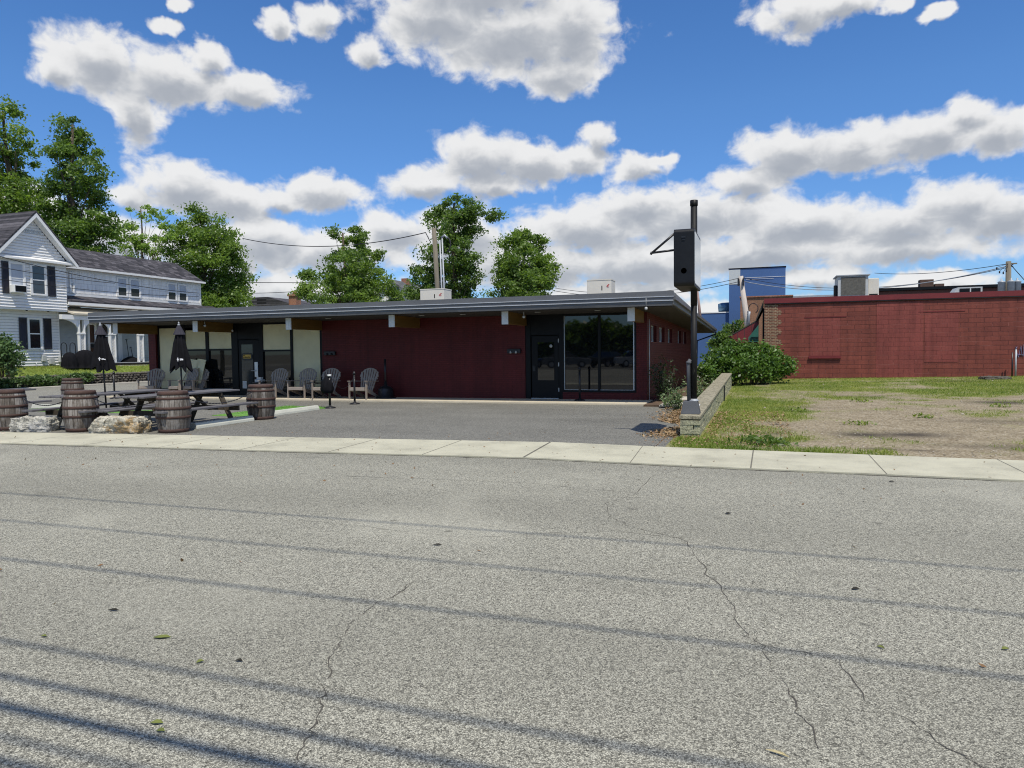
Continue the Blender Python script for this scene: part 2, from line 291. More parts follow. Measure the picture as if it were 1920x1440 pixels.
M['leaf_ivy'] = leafmat('ivy_leaf', (.04, .085, .022), (.13, .21, .07), .2)
M['leaf_shrub'] = leafmat('shrub_leaf', (.02, .04, .015), (.05, .08, .03))  # darkest green leaf tone, for the shrubs at the side wall
M['grass'] = leafmat('grass_blade', (.09, .17, .015), (.36, .37, .085), .3, .6)
M['turfblade'] = leafmat('turf_blade', (.10, .25, .04), (.22, .42, .09), .2, .6)
M['litter'] = leafmat('dead_leaf', (.17, .095, .045), (.40, .29, .16), .1, .8)
M['weed'] = leafmat('pale_weed', (.07, .12, .04), (.25, .33, .16), .3)
M['lawn'] = simple('lawn_soil_grass', (.17, .235, .045), .9, .35, 4, .4, 40)
M['turf'] = simple('artificial_turf', (.14, .29, .06), .9, .25, 6, .4, 60)
def lotmat():
    m, t = newmat('gravel_and_grass'); co = t.add('ShaderNodeTexCoord').outputs['Object']
    g = t.add('ShaderNodeAttribute', attribute_name='grass').outputs['Fac']; mu = t.add('ShaderNodeAttribute', attribute_name='mud').outputs['Fac']
    vo = t.add('ShaderNodeTexVoronoi', {'Vector': co, 'Scale': 34.}); r = t.add('ShaderNodeSeparateColor', {0: vo.outputs['Color']}).outputs[0]
    n = t.noise(co, 2.5, 6, .7); n2 = t.noise(co, 25, 4, .7)
    grav = t.ramp(t.m('ADD', t.m('MULTIPLY', r, .45), t.m('MULTIPLY', n, .6)), [(.2, (.13, .102, .062)), (.5, (.25, .203, .132)), (.85, (.43, .375, .27))])
    gr = t.ramp(t.m('ADD', t.m('MULTIPLY', n2, .6), t.m('MULTIPLY', n, .4)), [(.3, (.085, .12, .022)), (.5, (.175, .20, .045)), (.75, (.29, .26, .10))])
    gf = t.mapr(t.m('ADD', g, t.m('MULTIPLY', t.m('SUBTRACT', n2, .5), 1.5)), .28, .72)
    c = t.mix(gf, grav, gr)
    c = t.mix(t.m('MULTIPLY', mu, .92), c, (.045, .037, .03))
    finish(t, c, .95, t.bump(t.m('ADD', r, n2), .7, .015), 0, .2); return m
M['vacant'] = lotmat()
M['ground'] = simple('bare_ground', (.16, .15, .11), .95, .3, .3)

# ------------------------------------------------------------------ mesh helpers
ORG = {}
class MB:
    def __init__(s): s.v = []; s.f = []; s.mi = []; s.cur = 0; s.sm = []
        
    def quad(s, pts, smooth=False):
        b = len(s.v); s.v += [Vector(p) for p in pts]; s.f.append(tuple(range(b, b+len(pts)))); s.mi.append(s.cur); s.sm.append(smooth); return s
    def box(s, x0, x1, y0, y1, z0, z1, mtx=None):
        b = len(s.v); P = [(x0, y0, z0), (x1, y0, z0), (x1, y1, z0), (x0, y1, z0), (x0, y0, z1), (x1, y0, z1), (x1, y1, z1), (x0, y1, z1)]
        s.v += [(mtx @ Vector(p)) if mtx else Vector(p) for p in P]
        for q in ((0, 3, 2, 1), (4, 5, 6, 7), (0, 1, 5, 4), (1, 2, 6, 5), (2, 3, 7, 6), (3, 0, 4, 7)):
            s.f.append(tuple(b+i for i in q)); s.mi.append(s.cur); s.sm.append(False)
        return s
    def cbox(s, c, size, rot=None):
        m = Matrix.Translation(c) @ (rot.to_4x4() if rot else Matrix.Identity(4)); a, b2, c2 = (x/2 for x in size)
        return s.box(-a, a, -b2, b2, -c2, c2, m)
    def bar(s, p, q, w, h, up=(0, 0, 1)):
        p, q = Vector(p), Vector(q); d = q-p; L = d.length; z = d.normalized(); x = Vector(up).cross(z)
        if x.length < 1e-4: x = Vector((1, 0, 0))
        x.normalize(); y = z.cross(x); m = Matrix((x, y, z)).transposed().to_4x4(); m.translation = p
        return s.box(-w/2, w/2, -h/2, h/2, 0, L, m)
    def tube(s, pts, r, n=8, cap=True, smooth=True):
        pts = [Vector(p) for p in pts]; rs = r if hasattr(r, '__len__') else [r]*len(pts); b = len(s.v)
        ref = Vector((.31, .77, .55))
        for i, p in enumerate(pts):
            d = (pts[min(i+1, len(pts)-1)]-pts[max(i-1, 0)]).normalized()
            x = d.cross(ref); x.normalize(); y = d.cross(x)
            for k in range(n): a = 2*math.pi*k/n; s.v.append(p+(x*math.cos(a)+y*math.sin(a))*rs[i])
        for i in range(len(pts)-1):
            for k in range(n):
                s.f.append((b+i*n+k, b+i*n+(k+1) % n, b+(i+1)*n+(k+1) % n, b+(i+1)*n+k)); s.mi.append(s.cur); s.sm.append(smooth)
        if cap:
            e = b+(len(pts)-1)*n
            s.f.append(tuple(b+k for k in range(n))[::-1]); s.f.append(tuple(e+k for k in range(n))); s.mi += [s.cur]*2; s.sm += [False]*2
        return s
    def lathe(s, prof, n=24, c=(0, 0, 0), smooth=True, rad=None):
        b = len(s.v); c = Vector(c)
        for i, (r, z) in enumerate(prof):
            for k in range(n):
                a = 2*math.pi*k/n; rr = r*(rad(a, i, z) if rad else 1); s.v.append(c+Vector((rr*math.cos(a), rr*math.sin(a), z)))
        for i in range(len(prof)-1):
            for k in range(n):
                s.f.append((b+i*n+k, b+i*n+(k+1) % n, b+(i+1)*n+(k+1) % n, b+(i+1)*n+k)); s.mi.append(s.cur); s.sm.append(smooth)
        e = b+(len(prof)-1)*n
        if prof[0][0] > 1e-4: s.f.append(tuple(b+k for k in range(n))[::-1]); s.mi.append(s.cur); s.sm.append(False)
        if prof[-1][0] > 1e-4: s.f.append(tuple(e+k for k in range(n))); s.mi.append(s.cur); s.sm.append(False)
        return s
    def prism(s, poly, axis, a, b):
        """poly of 2-D points; axis 'x' (poly=y,z), 'y' (poly=x,z) or 'z' (poly=x,y)"""
        def P(u, w, t): return (t, u, w) if axis == 'x' else (u, t, w) if axis == 'y' else (u, w, t)
        n = len(poly); k = len(s.v); s.v += [Vector(P(u, w, a)) for u, w in poly]+[Vector(P(u, w, b)) for u, w in poly]
        s.f.append(tuple(range(k, k+n))); s.f.append(tuple(range(k+n, k+2*n))[::-1])
        for i in range(n): j = (i+1) % n; s.f.append((k+i, k+n+i, k+n+j, k+j))
        s.mi += [s.cur]*(n+2); s.sm += [False]*(n+2); return s
    def build(s, name, mats, parent=None, world=True, bevel=0, recalc=True, disp=0):
        me = bpy.data.meshes.new(name); off = ORG.get(parent.name, Vector()) if (parent is not None and world) else Vector()
        me.from_pydata([v-off for v in s.v], [], s.f)
        for m in (mats if isinstance(mats, (list, tuple)) else [mats]): me.materials.append(m)
        me.polygons.foreach_set('material_index', s.mi); me.polygons.foreach_set('use_smooth', s.sm)
        if recalc:
            bm = bmesh.new(); bm.from_mesh(me); bmesh.ops.recalc_face_normals(bm, faces=bm.faces); bm.to_mesh(me); bm.free()
        me.update(); o = bpy.data.objects.new(name, me); COL.objects.link(o)
        if parent is not None: o.parent = parent; ORG[o.name] = off
        if bevel: md = o.modifiers.new('bevel', 'BEVEL'); md.width = bevel; md.segments = 2; md.limit_method = 'ANGLE'
        return o
def tag(o, label=None, cat=None, group=None, kind=None):
    if label: o['label'] = label
    if cat: o['category'] = cat
    if group: o['group'] = group
    if kind: o['kind'] = kind
    return o
def thing(name, loc, label, cat, group=None, rz=0):
    o = bpy.data.objects.new(name, None); COL.objects.link(o); o.location = loc; o.rotation_euler = (0, 0, rz); o.empty_display_size = .2
    ORG[o.name] = Vector(loc); return tag(o, label, cat, group)
def copy_tree(o, parent=None):
    c = o.copy(); COL.objects.link(c); c.parent = parent
    for ch in list(o.children): copy_tree(ch, c)
    return c
def place(o, loc, rz, label): o.location = loc; o.rotation_euler = (0, 0, rz); o['label'] = label; return o
def structure(o): o['kind'] = 'structure'; return o

def quads_mesh(name, V, tint, mat, parent=None, tri=False):
    """V: (n,4,3) or (n,3,3) array in world space"""
    n, k = V.shape[:2]; off = np.array(ORG.get(parent.name, Vector())) if parent is not None else np.zeros(3)
    me = bpy.data.meshes.new(name); me.vertices.add(n*k); me.vertices.foreach_set('co', (V-off).reshape(-1).astype(np.float32))
    me.loops.add(n*k); me.loops.foreach_set('vertex_index', np.arange(n*k, dtype=np.int32))
    me.polygons.add(n); me.polygons.foreach_set('loop_start', (np.arange(n)*k).astype(np.int32)); me.polygons.foreach_set('loop_total', np.full(n, k, np.int32))
    at = me.attributes.new('tint', 'FLOAT', 'POINT'); at.data.foreach_set('value', np.repeat(np.clip(tint, 0, 1), k).astype(np.float32))
    me.update(calc_edges=True); me.validate(); me.materials.append(mat)
    o = bpy.data.objects.new(name, me); COL.objects.link(o)
    if parent is not None: o.parent = parent; ORG[o.name] = Vector(off)
    return o
def leaf_quads(P, size, up=.5, aspect=.55, g=rng):
    n = len(P); nr = g.normal(size=(n, 3)); nr[:, 2] += up*1.5; nr /= np.linalg.norm(nr, axis=1)[:, None]
    a = g.normal(size=(n, 3)); a -= nr*(a*nr).sum(1)[:, None]; a /= np.linalg.norm(a, axis=1)[:, None]; b = np.cross(nr, a)
    s = size*g.uniform(.6, 1.3, n)[:, None]
    return np.stack([P-a*s, P+b*s*aspect-nr*s*.12, P+a*s, P-b*s*aspect-nr*s*.12], 1)
def crown_points(blobs, n, ncl, sig, g, shell=.45):
    c = np.array([[*b[0]] for b in blobs]); r = np.array([b[1] for b in blobs]); w = r**2; w = w/w.sum()
    idx = g.choice(len(blobs), ncl, p=w); d = g.normal(size=(ncl, 3)); d /= np.linalg.norm(d, axis=1)[:, None]
    rad = (shell**3+(1-shell**3)*g.random(ncl))**(1/3.)
    cl = c[idx]+d*(rad*r[idx])[:, None]*np.array([1, 1, .92])
    k = g.integers(0, ncl, n); sg = sig*g.uniform(.6, 1.5, ncl)
    P = cl[k]+g.normal(size=(n, 3))*sg[k][:, None]*np.array([1, 1, .6]); tc = g.random(ncl)
    return P, np.clip(tc[k]*.55+g.random(n)*.45, 0, 1), cl
def tree(name, base, blobs, label, cat='tree', mat='leaf', n=9000, ncl=260, sig=.35, size=.2, trunk=.25, seed=1, up=.4, group=None, limbs=40, shell=.4, aspect=.55, part='crown'):
    g = np.random.default_rng(seed); base = Vector(base); root = thing(name, base, label, cat, group)
    P, tint, cl = crown_points(blobs, n, ncl, sig, g, shell)
    quads_mesh(part, leaf_quads(P, size, up, aspect, g), tint, M[mat], root)
    top = max((b[0] for b in blobs), key=lambda v: v[2]); cen = sum((Vector(b[0])*b[1] for b in blobs), Vector())/sum(b[1] for b in blobs)
    mb = MB(); top = Vector((cen.x*.6+top[0]*.4, cen.y*.6+top[1]*.4, top[2])); H = top.z-base.z
    spine = [base.lerp(top, k/8.)+Vector((math.sin(k*1.7+seed), math.cos(k*2.1+seed), 0))*trunk*.35*min(k, 1) for k in range(9)]
    mb.tube(spine, [trunk*(1.25-.95*k/8.) for k in range(9)], 9)
    for i in g.choice(len(cl), min(limbs, len(cl)), replace=False):
        e = Vector(cl[i]); hz = min(max((e.z-base.z)/H-.22-.25*g.random(), .18), .9); j = hz*8; k0 = int(j); s0 = spine[k0].lerp(spine[k0+1], j-k0)
        mid = s0.lerp(e, .5)+Vector((0, 0, .12*(e-s0).length)); r0 = trunk*.34*(1.1-hz)
        mb.tube([s0, mid, e], [r0, r0*.6, r0*.2], 5)
    mb.build('trunk', M['bark'], root); return root
def pix_blobs(L, dist, jit=.5, seed=3):
    g = random.Random(seed); out = []
    for (px, py, r) in L:
        rr = r*dist/F; out.append((atd(px, py, dist+g.uniform(-jit, jit)*rr*2), rr))
    return out
def chain(name, a, b, sag, label, r=.012, cat='chain', group=None, mat='black_metal'):
    a, b = Vector(a), Vector(b); n = 44; pts = []; rs = []
    for i in range(n+1):
        k = i/n; pts.append(a.lerp(b, k)-Vector((0, 0, sag*4*k*(1-k)))); rs.append(r*(1.15 if i % 2 else .55))
    o = MB().tube(pts, rs, 6).build(name, M[mat]); return tag(o, label, cat, group)
def wire(name, a, b, sag, r, label, group=None, mat='wire', n=24):
    a, b = Vector(a), Vector(b)
    pts = [a.lerp(b, i/n)-Vector((0, 0, sag*4*(i/n)*(1-i/n))) for i in range(n+1)]
    return tag(MB().tube(pts, r, 6).build(name, M[mat]), label, 'wire', group)

# ================================================================== THE SETTING
mb = MB(); mb.box(-1500, 1500, -1500, 1500, -2, -.06); structure(mb.build('ground', M['ground']))
NEAR = [(-70, 5.2), (-30, 8.0), (-13.13, 9.27), (-9.46, 9.53), (-6.27, 9.77), (-3.26, 10.02), (-.98, 9.87), (2.93, 9.80), (80, 9.6)]
FAR = [(-70, 5.7), (-30, 9.15), (-15.03, 10.60), (-10.98, 11.08), (-7.31, 11.44), (-3.33, 11.82), (-1.16, 11.66), (3.41, 11.48), (80, 11.3)]
def strip(mb, A, B, z):
    for i in range(len(A)-1): mb.quad([(*A[i], z), (*A[i+1], z), (*B[i+1], z), (*B[i], z)])
mb = MB(); strip(mb, [(x, -45) for x, y in NEAR], NEAR, 0.)
def crack(mb, pts, w, z=.003, seed=0, sub=7):
    g = random.Random(seed); P = []
    for (a, b) in zip(pts[:-1], pts[1:]):
        for k in range(sub): P.append(Vector(a).lerp(Vector(b), k/sub)+Vector((g.gauss(0, .012), g.gauss(0, .012))))
    P.append(Vector(pts[-1])); L = []
    for i, p in enumerate(P):
        d = (P[min(i+1, len(P)-1)]-P[max(i-1, 0)]).normalized(); q = Vector((-d.y, d.x))*w*g.uniform(.15, 1.0)*.5; L.append((p+q, p-q))
    for i in range(len(L)-1): mb.quad([(*L[i][0], z), (*L[i+1][0], z), (*L[i+1][1], z), (*L[i][1], z)])
mb.cur = 1
crack(mb, [(-2.28, 4.42), (-2.25, 4.18), (-2.3, 3.97), (-2.29, 3.64), (-2.2, 3.38), (-2.07, 3.07), (-1.89, 2.77), (-1.79, 2.52), (-1.70, 2.3)], 0.0095, seed=1)
crack(mb, [(-1.05, 6.35), (-.6, 6.11), (-.38, 5.39), (-.16, 4.64), (-.06, 4.14), (.02, 4.0), (.13, 3.53), (.17, 3.29), (.23, 3.02)], 0.0081, seed=2)
crack(mb, [(.02, 4.0), (.40, 3.95), (.46, 3.53), (.64, 3.34), (.79, 3.1), (.9, 2.9)], 0.0062, seed=3)
crack(mb, [(-5.12, 7.98), (-3.96, 8.1), (-2.57, 8.18), (-1.87, 8.0), (-1.28, 7.94), (-1.28, 8.95), (-1.0, 9.7)], 0.0087, seed=4)
crack(mb, [(-1.28, 7.94), (-1.5, 7.3), (-1.35, 6.7), (-1.05, 6.35)], 0.0074, seed=5)
crack(mb, [(-4.2, 5.75), (-3.6, 5.72), (-2.4, 5.6), (-1.2, 6.2), (-.6, 6.11)], 0.0056, seed=6)
crack(mb, [(.79, 3.1), (.95, 2.75), (1.1, 2.5)], 0.0062, seed=7)
# dirt gathered along the joint with the sidewalk
mb.cur = 1
for i in range(2, len(NEAR)-2):
    a, b = Vector(NEAR[i]), Vector(NEAR[i+1]); crack(mb, [(a.x, a.y-.012), (b.x, b.y-.012)], .05, .0035, 20+i, 26)
structure(mb.build('road', [M['road'], M['crack']], recalc=False))
mb = MB()
for i in range(len(NEAR)-1):
    A, B, Cc, D = NEAR[i], NEAR[i+1], FAR[i+1], FAR[i]
    mb.quad([(*A, .022), (*B, .022), (*Cc, .022), (*D, .022)]); mb.quad([(*A, -.02), (*B, -.02), (*B, .022), (*A, .022)]); mb.quad([(*D, -.02), (*Cc, -.02), (*Cc, .022), (*D, .022)])
mb.cur = 1
def lerp_line(L, x):
    for (a, b), (c, d) in zip(L[:-1], L[1:]):
        if a <= x <= c: return b+(d-b)*(x-a)/(c-a)
for k in range(-12, 12):
    x = -3.3+1.6*k; w = .005
    if k == 0: w = .016
    if k == 2: w = .009
    x2 = x+(-.1 if k <= 1 else 0.02)
    mb.quad([(x-w, lerp_line(NEAR, x), .0255), (x+w, lerp_line(NEAR, x), .0255), (x2+w, lerp_line(FAR, x2), .0255), (x2-w, lerp_line(FAR, x2), .0255)])
structure(mb.build('sidewalk', [M['sidewalk'], simple('joint_dirt', (.15, .14, .11), .95, .4, 20)], recalc=False))
mb = MB(); LF = [p for p in FAR if -30 <= p[0] < -1.2]+[(-1.2, 11.66)]
strip(mb, LF, [(x, 20.5) for x, y in LF], .006); strip(mb, [(-30, 20.5), (-23.2, 20.5)], [(-30, 41), (-23.2, 41)], .006)
structure(mb.build('parking_lot', M['lot'], recalc=False))
mb = MB(); strip(mb, [(-70, 5.72), (-33.2, 8.9), (-30.01, 9.16)], [(-70, 16), (-33.2, 16), (-30.01, 16)], .004); strip(mb, [(-33.2, 16), (-24.5, 16)], [(-33.2, 160), (-24.5, 160)], .0105)
structure(mb.build('side_street', M['street'], recalc=False))
mb = MB(); mb.box(-33.5, -33.2, 17, 120, -.05, .10); mb.build('curb', M['curb'], bevel=.02)['kind'] = 'structure'
# walkway slab in front of the low building
mb = MB(); mb.box(-23.3, -3.05, 20.42, 21.9, -.05, .072); structure(mb.build('walkway', M['slab'], bevel=.025))
mb = MB(); mb.box(-3.05, -1.42, 20.0, 39, -.05, .05); structure(mb.build('planting_bed', simple('bed_soil', (.10, .065, .04), .95, .4, 6, .5, 30)))

# vacant lot: gently rising gravel with grass growing in along its edges
def zlot(X, Y):
    k = np.clip((np.asarray(Y, float)-12.5)/23, 0, 1.15)
    return .016+k*(.105+.0145*np.clip(X, -1, 12))+.035*(vnoise(X, Y, .55, 4, 5)-.5)*np.clip((np.asarray(Y, float)-11.4)/2, 0, 1)
def grassy(X, Y):
    n = vnoise(X, Y, .38, 5, 11); n2 = vnoise(X, Y, 1.6, 4, 12)
    left = np.clip(1.30-(X+1.0)/np.clip(2.9-.02*(Y-12), 1.2, 4)*1.0, 0, 1)
    back = np.clip((Y-22)/7, 0, 1)*np.clip(1.0-(X-9)/7, .3, 1)
    mid = np.clip(1-np.abs(Y-25)/9, 0, 1)*np.clip(1-(X-4.5)/5., 0, .62)
    front = np.clip(1-np.abs(Y-13.2)/1.6, 0, 1)*np.clip(1.15-(X-.2)/1.7, 0, 1)
    return np.clip(np.maximum.reduce([left, back*.9, mid, front])*.95+(n-.5)*1.9+(n2-.5)*.9-.04, 0, 1)
xs = np.concatenate([np.arange(-1.45, 16, .13), np.arange(16, 60, 2.)]); ys = np.concatenate([np.arange(11.5, 37.5, .13), np.arange(37.5, 75, 3.)])
GX, GY = np.meshgrid(xs, ys, indexing='ij'); GYs = GY.copy(); fl = np.interp(xs, [p[0] for p in FAR], [p[1] for p in FAR])
GYs[:, 0] = fl-.02; Z = zlot(GX, GYs); Z[:, 0] = .012; Z = np.where((GX < -1.15) & (GYs > 13.25), -.05, Z); Z = np.where(GX < -1.2, Z*np.clip((GX+1.5)/.25, 0, 1)+.004*(GYs < 13.3), Z); nx, ny = GX.shape
me = bpy.data.meshes.new('vacant_lot'); idx = np.arange(nx*ny).reshape(nx, ny)
q = np.stack([idx[:-1, :-1], idx[1:, :-1], idx[1:, 1:], idx[:-1, 1:]], -1).reshape(-1, 4)
me.from_pydata(np.stack([GX, GYs, Z], -1).reshape(-1, 3).tolist(), [], q.tolist())
ga = grassy(GX, GYs); at = me.attributes.new('grass', 'FLOAT', 'POINT'); at.data.foreach_set('value', ga.reshape(-1).astype(np.float32))
mud = np.zeros_like(ga)
for (x, y, rx, ry, a) in [(1.8, 14.2, .65, .55, 1), (2.55, 14.3, .75, .5, 1), (6.0, 21.9, .9, .7, 1), (1.8, 12.3, .35, .15, .8), (2.3, 12.25, .35, .13, .8), (7.1, 32.4, 1.3, 1.0, .8), (.38, 15.5, .3, .2, .6), (3.6, 12.9, 1.2, .45, .55), (4.6, 17, 1.4, .6, .4), (1.0, 20, .8, .5, .4), (3.0, 24, 1.2, .8, .35), (.2, 13.9, .35, .25, .6)]:
    mud = np.maximum(mud, a*np.exp(-(((GX-x)/rx)**2+((GYs-y)/ry)**2)*(1.2+.8*vnoise(GX, GYs, 3, 3, 4))))
at = me.attributes.new('mud', 'FLOAT', 'POINT'); at.data.foreach_set('value', mud.reshape(-1).astype(np.float32))
me.materials.append(M['vacant']); me.polygons.foreach_set('use_smooth', [True]*len(me.polygons)); me.update()
o = bpy.data.objects.new('vacant_lot', me); COL.objects.link(o); structure(o)
def blades(name, X, Y, Zv, h, w, mat, tint, label, cat, seed=1):
    g = np.random.default_rng(seed); n = len(X); a = g.uniform(0, 6.283, n); hh = h*g.uniform(.5, 1.4, n); ww = w*g.uniform(.6, 1.3, n); ln = g.normal(0, .5, (n, 2))*hh[:, None]
    B = np.stack([X, Y, Zv-.005], 1); d = np.stack([np.cos(a), np.sin(a), 0*a], 1)*ww[:, None]
    V = np.stack([B-d, B+d, B+np.concatenate([ln, hh[:, None]], 1)], 1)
    o = quads_mesh(name, V, tint, M[mat]); return tag(o, label, cat, None, 'stuff')
g = np.random.default_rng(5); X = g.uniform(-1.36, 11.5, 300000); Y = 11.6+(35.8-11.6)*g.random(300000)**1.5; ga = grassy(X, Y)
keep = (g.random(len(X)) < np.clip((ga-.36)*2.2, 0, 1)*np.clip(16/Y, .3, 1)) & (Y > np.interp(X, [p[0] for p in FAR], [p[1] for p in FAR])+.03) & ((X > -.95) | (Y < 13.1)); X, Y = X[keep], Y[keep]
blades('grass', X, Y, zlot(X, Y), .055, .007, 'grass', np.clip(vnoise(X, Y, .9, 4, 33)*1.3-.15+g.normal(0, .15, len(X)), 0, 1), 'short green and straw coloured grass growing in the gravel lot beside the block wall', 'grass')
g = np.random.default_rng(77); n = 2600; X = g.uniform(-.6, 12, n); Y = 11.7+22*g.random(n)**1.7; r_ = g.uniform(.006, .020, n)*(1+1.2*(g.random(n) > .985)); C0 = np.stack([X, Y, zlot(X, Y)+r_*.3], 1)
oct_ = np.array([[1, 0, 0], [0, 1, 0], [-1, 0, 0], [0, -1, 0], [0, 0, .8]]); V = []
for a_, b_ in ((0, 1), (1, 2), (2, 3), (3, 0)):
    V.append(np.stack([C0+oct_[a_]*r_[:, None]*g.uniform(.6, 1.2, (n, 1)), C0+oct_[b_]*r_[:, None], C0+oct_[4]*r_[:, None]], 1))
M['pebble'] = leafmat('pale_pebble', (.17, .145, .105), (.42, .38, .30), .0, .9)
tag(quads_mesh('loose_stones', np.concatenate(V), np.tile(g.random(n), 4), M['pebble']), 'small pale stones strewn over the gravel lot', 'stones', kind='stuff')
# house yard behind the stone wall
for k_, (x_, y_) in enumerate(((1.9, 15.8), (3.4, 17.6), (.9, 18.6), (5.6, 20.5), (2.6, 21.8), (7.6, 24.0))):
    P_ = g.normal(0, 1, (60, 3))*np.array([.14, .11, .025])+np.array([x_, y_, float(zlot(x_, y_))+.05]); t = thing('weed_clump', (x_, y_, float(zlot(x_, y_))), 'small flat weed clump in the gravel, %s counting from the block wall outwards' % ('second first third fourth fifth sixth'.split()[k_]), 'plant', 'weed clumps in the gravel'); quads_mesh('leaves', leaf_quads(P_, .045, .8, .4, g), g.random(60)*.7, M['grass'], t)
mb = MB()
for (y0, y1) in ((14, 29), (29, 36), (36, 60)): mb.quad([(-34.35, y0, .60), (-34.35, y1, .60), (-35.2, y1, .96), (-35.2, y0, .96)]).quad([(-35.2, y0, .96), (-35.2, y1, .96), (-36.7, y1, 1.03), (-36.7, y0, 1.03)])
mb.quad([(-36.7, 14, 1.03), (-36.7, 60, 1.03), (-80, 60, 1.0), (-80, 14, 1.0)]); mb.quad([(-34.35, 14, -.1), (-34.35, 14, .60), (-80, 14, 1), (-80, 14, -.1)])
structure(mb.build('lawn', M['lawn'], recalc=False))
X = g.uniform(-36.5, -34.4, 26000); Y = g.uniform(22, 37, 26000); Zv = np.interp(-X, [34.35, 35.2, 36.7], [.60, .96, 1.03])
blades('lawn_grass', X, Y, Zv, .07, .012, 'grass', np.clip(.35+g.random(len(X))*.6, 0, 1), 'bright green lawn grass sloping up to the white house', 'grass', 8)
mb = MB(); mb.box(-33.9, -33.5, 17, 60, -.05, .06); structure(mb.build('verge', simple('verge_leaf_soil', (.22, .16, .10), .95, .4, 8, .4, 40)))

# ================================================================== THE LOW DARK RED BUILDING
FY, EY = 21.7, 19.6
B = thing('restaurant_building', (-12, FY, 0), 'long low dark red brick building with flat overhanging grey roof and boarded front windows', 'building')
WT = 2.78
mb = MB(); mb.box(-14.6, -7.06, FY, FY+.25, -.05, WT)          # brick field between the two fronts
mb.box(-5.83, -3.52, FY, FY+.25, -.05, .285); mb.box(-3.52, -3.2, FY, FY+.25, -.05, WT)
mb.build('front_wall', M['brick_front'], B)
mb = MB(); wy = [(22.55, 23.85), (24.5, 25.95), (26.95, 28.3), (30.35, 31.7), (32.7, 34.0)]
mb.box(-3.45, -3.2, FY+.252, 38.6, -.05, 1.84); mb.box(-3.45, -3.2, FY+.252, 38.6, 2.37, WT)
e = FY+.252
for a, b in wy+[(38.6, 38.6)]:
    mb.box(-3.45, -3.2, e, a, 1.84, 2.37); e = b
mb.build('side_wall', M['brick_front'], B)
mb = MB(); mb.box(-22.4, -3.45, 38.35, 38.6, -.05, WT); mb.box(-22.4, -22.15, FY+.3, 38.35, -.05, WT); mb.build('rear_wall', M['brick_front'], B)
for a, b in wy:
    w = MB(); w.box(-3.40, -3.31, a, b, 1.84, 1.88).box(-3.40, -3.31, a, b, 2.33, 2.37).box(-3.40, -3.31, a, a+.05, 1.88, 2.33).box(-3.40, -3.31, b-.05, b, 1.88, 2.33).box(-3.40, -3.31, (a+b)/2-.02, (a+b)/2+.02, 1.88, 2.33)
    w = w.build('side_window', M['offwhite'], B); MB().box(-3.385, -3.36, a+.05, b-.05, 1.88, 2.33).build('pane', M['glass3'], w)
# roof with its stepped front edge
mb = MB(); XL, XR = -23.0, -2.17
mb.prism([(EY+.02, 3.15), (39.3, 2.62), (39.3, 2.44), (EY+.3, 2.80), (EY+.02, 2.80)], 'x', XL+.02, XR-.02)
rf = mb.build('roof', M['roofing'], B)
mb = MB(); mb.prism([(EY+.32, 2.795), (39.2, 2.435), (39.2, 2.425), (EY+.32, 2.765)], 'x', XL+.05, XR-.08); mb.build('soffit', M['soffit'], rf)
def wavy(x0, x1, ya, za, yb, zb, amp, seed, mat, name):
    mb = MB(); n = 60; g = random.Random(seed); ph = g.random()*6
    f = lambda x: amp*(math.sin(x*1.3+ph)+.6*math.sin(x*2.9+ph*2)+.4*math.sin(x*.5))
    for i in range(n):
        a = x0+(x1-x0)*i/n; b = x0+(x1-x0)*(i+1)/n
        mb.quad([(a, ya-f(a), za+f(a)*.3), (b, ya-f(b), za+f(b)*.3), (b, yb, zb), (a, yb, zb)], True)
    return mb.build(name, M[mat], B, recalc=False)
mb = MB(); mb.box(XL, XR, EY-.06, EY+.02, 3.02, 3.16); mb.build('fascia', M['fascia'], B)
mb = MB(); mb.box(XL, XR-.01, EY-.058, EY+.019, 2.915, 3.002); mb.build('fascia', M['fascia'], B)
mb = MB(); mb.box(XL+.02, XR-.04, EY-.030, EY+.018, 2.77, 2.895)
mb.build('fascia', M['fascia'], B)
mb = MB(); mb.box(XL, XR, EY-.085, EY+.02, 3.003, 3.020); mb.box(XL, XR-.01, EY-.078, EY+.018, 2.897, 2.915); mb.build('drip_edge', M['fascia_edge'], B)
wavy(XL+.03, XR-.05, EY-.050, 2.835, EY-.034, 2.772, .006, 3, 'fascia', 'fascia')
for nm, x in (('rake_trim', XR-.02), ('rake_trim', XL-.05)):
    mb = MB(); mb.prism([(EY+.03, 3.03), (39.35, 2.63), (39.35, 2.53), (EY+.03, 2.93)], 'x', x, x+.07); o = mb.build(nm, M['fascia'], B)
mb = MB(); mb.prism([(EY+.06, 2.94), (39.3, 2.54), (39.3, 2.44), (EY+.06, 2.84)], 'x', XR-.10, XR-.03); mb.build('rake_board', M['fascia'], B)
mb = MB(); mb.tube([(XR+.0, 39.25, 2.5), (XR-.02, 39.25, 2.36), (-3.1, 38.75, 2.02), (-3.12, 38.7, .1)], .045, 8); mb.build('downspout', M['black_metal'], B)
for x in (-22.13, -18.5, -14.66, -10.84, -7.09, -3.37):
    mb = MB(); mb.box(x-.09, x+.09, 19.93, FY+.0 if x > -22 else FY+.18, 2.40, 2.762); bm_ = mb.build('beam', M['beam'], B, bevel=.008)
    MB().box(x-.10, x+.10, 19.895, 19.928, 2.385, 2.765).build('beam_cap', M['beam_end'], bm_)
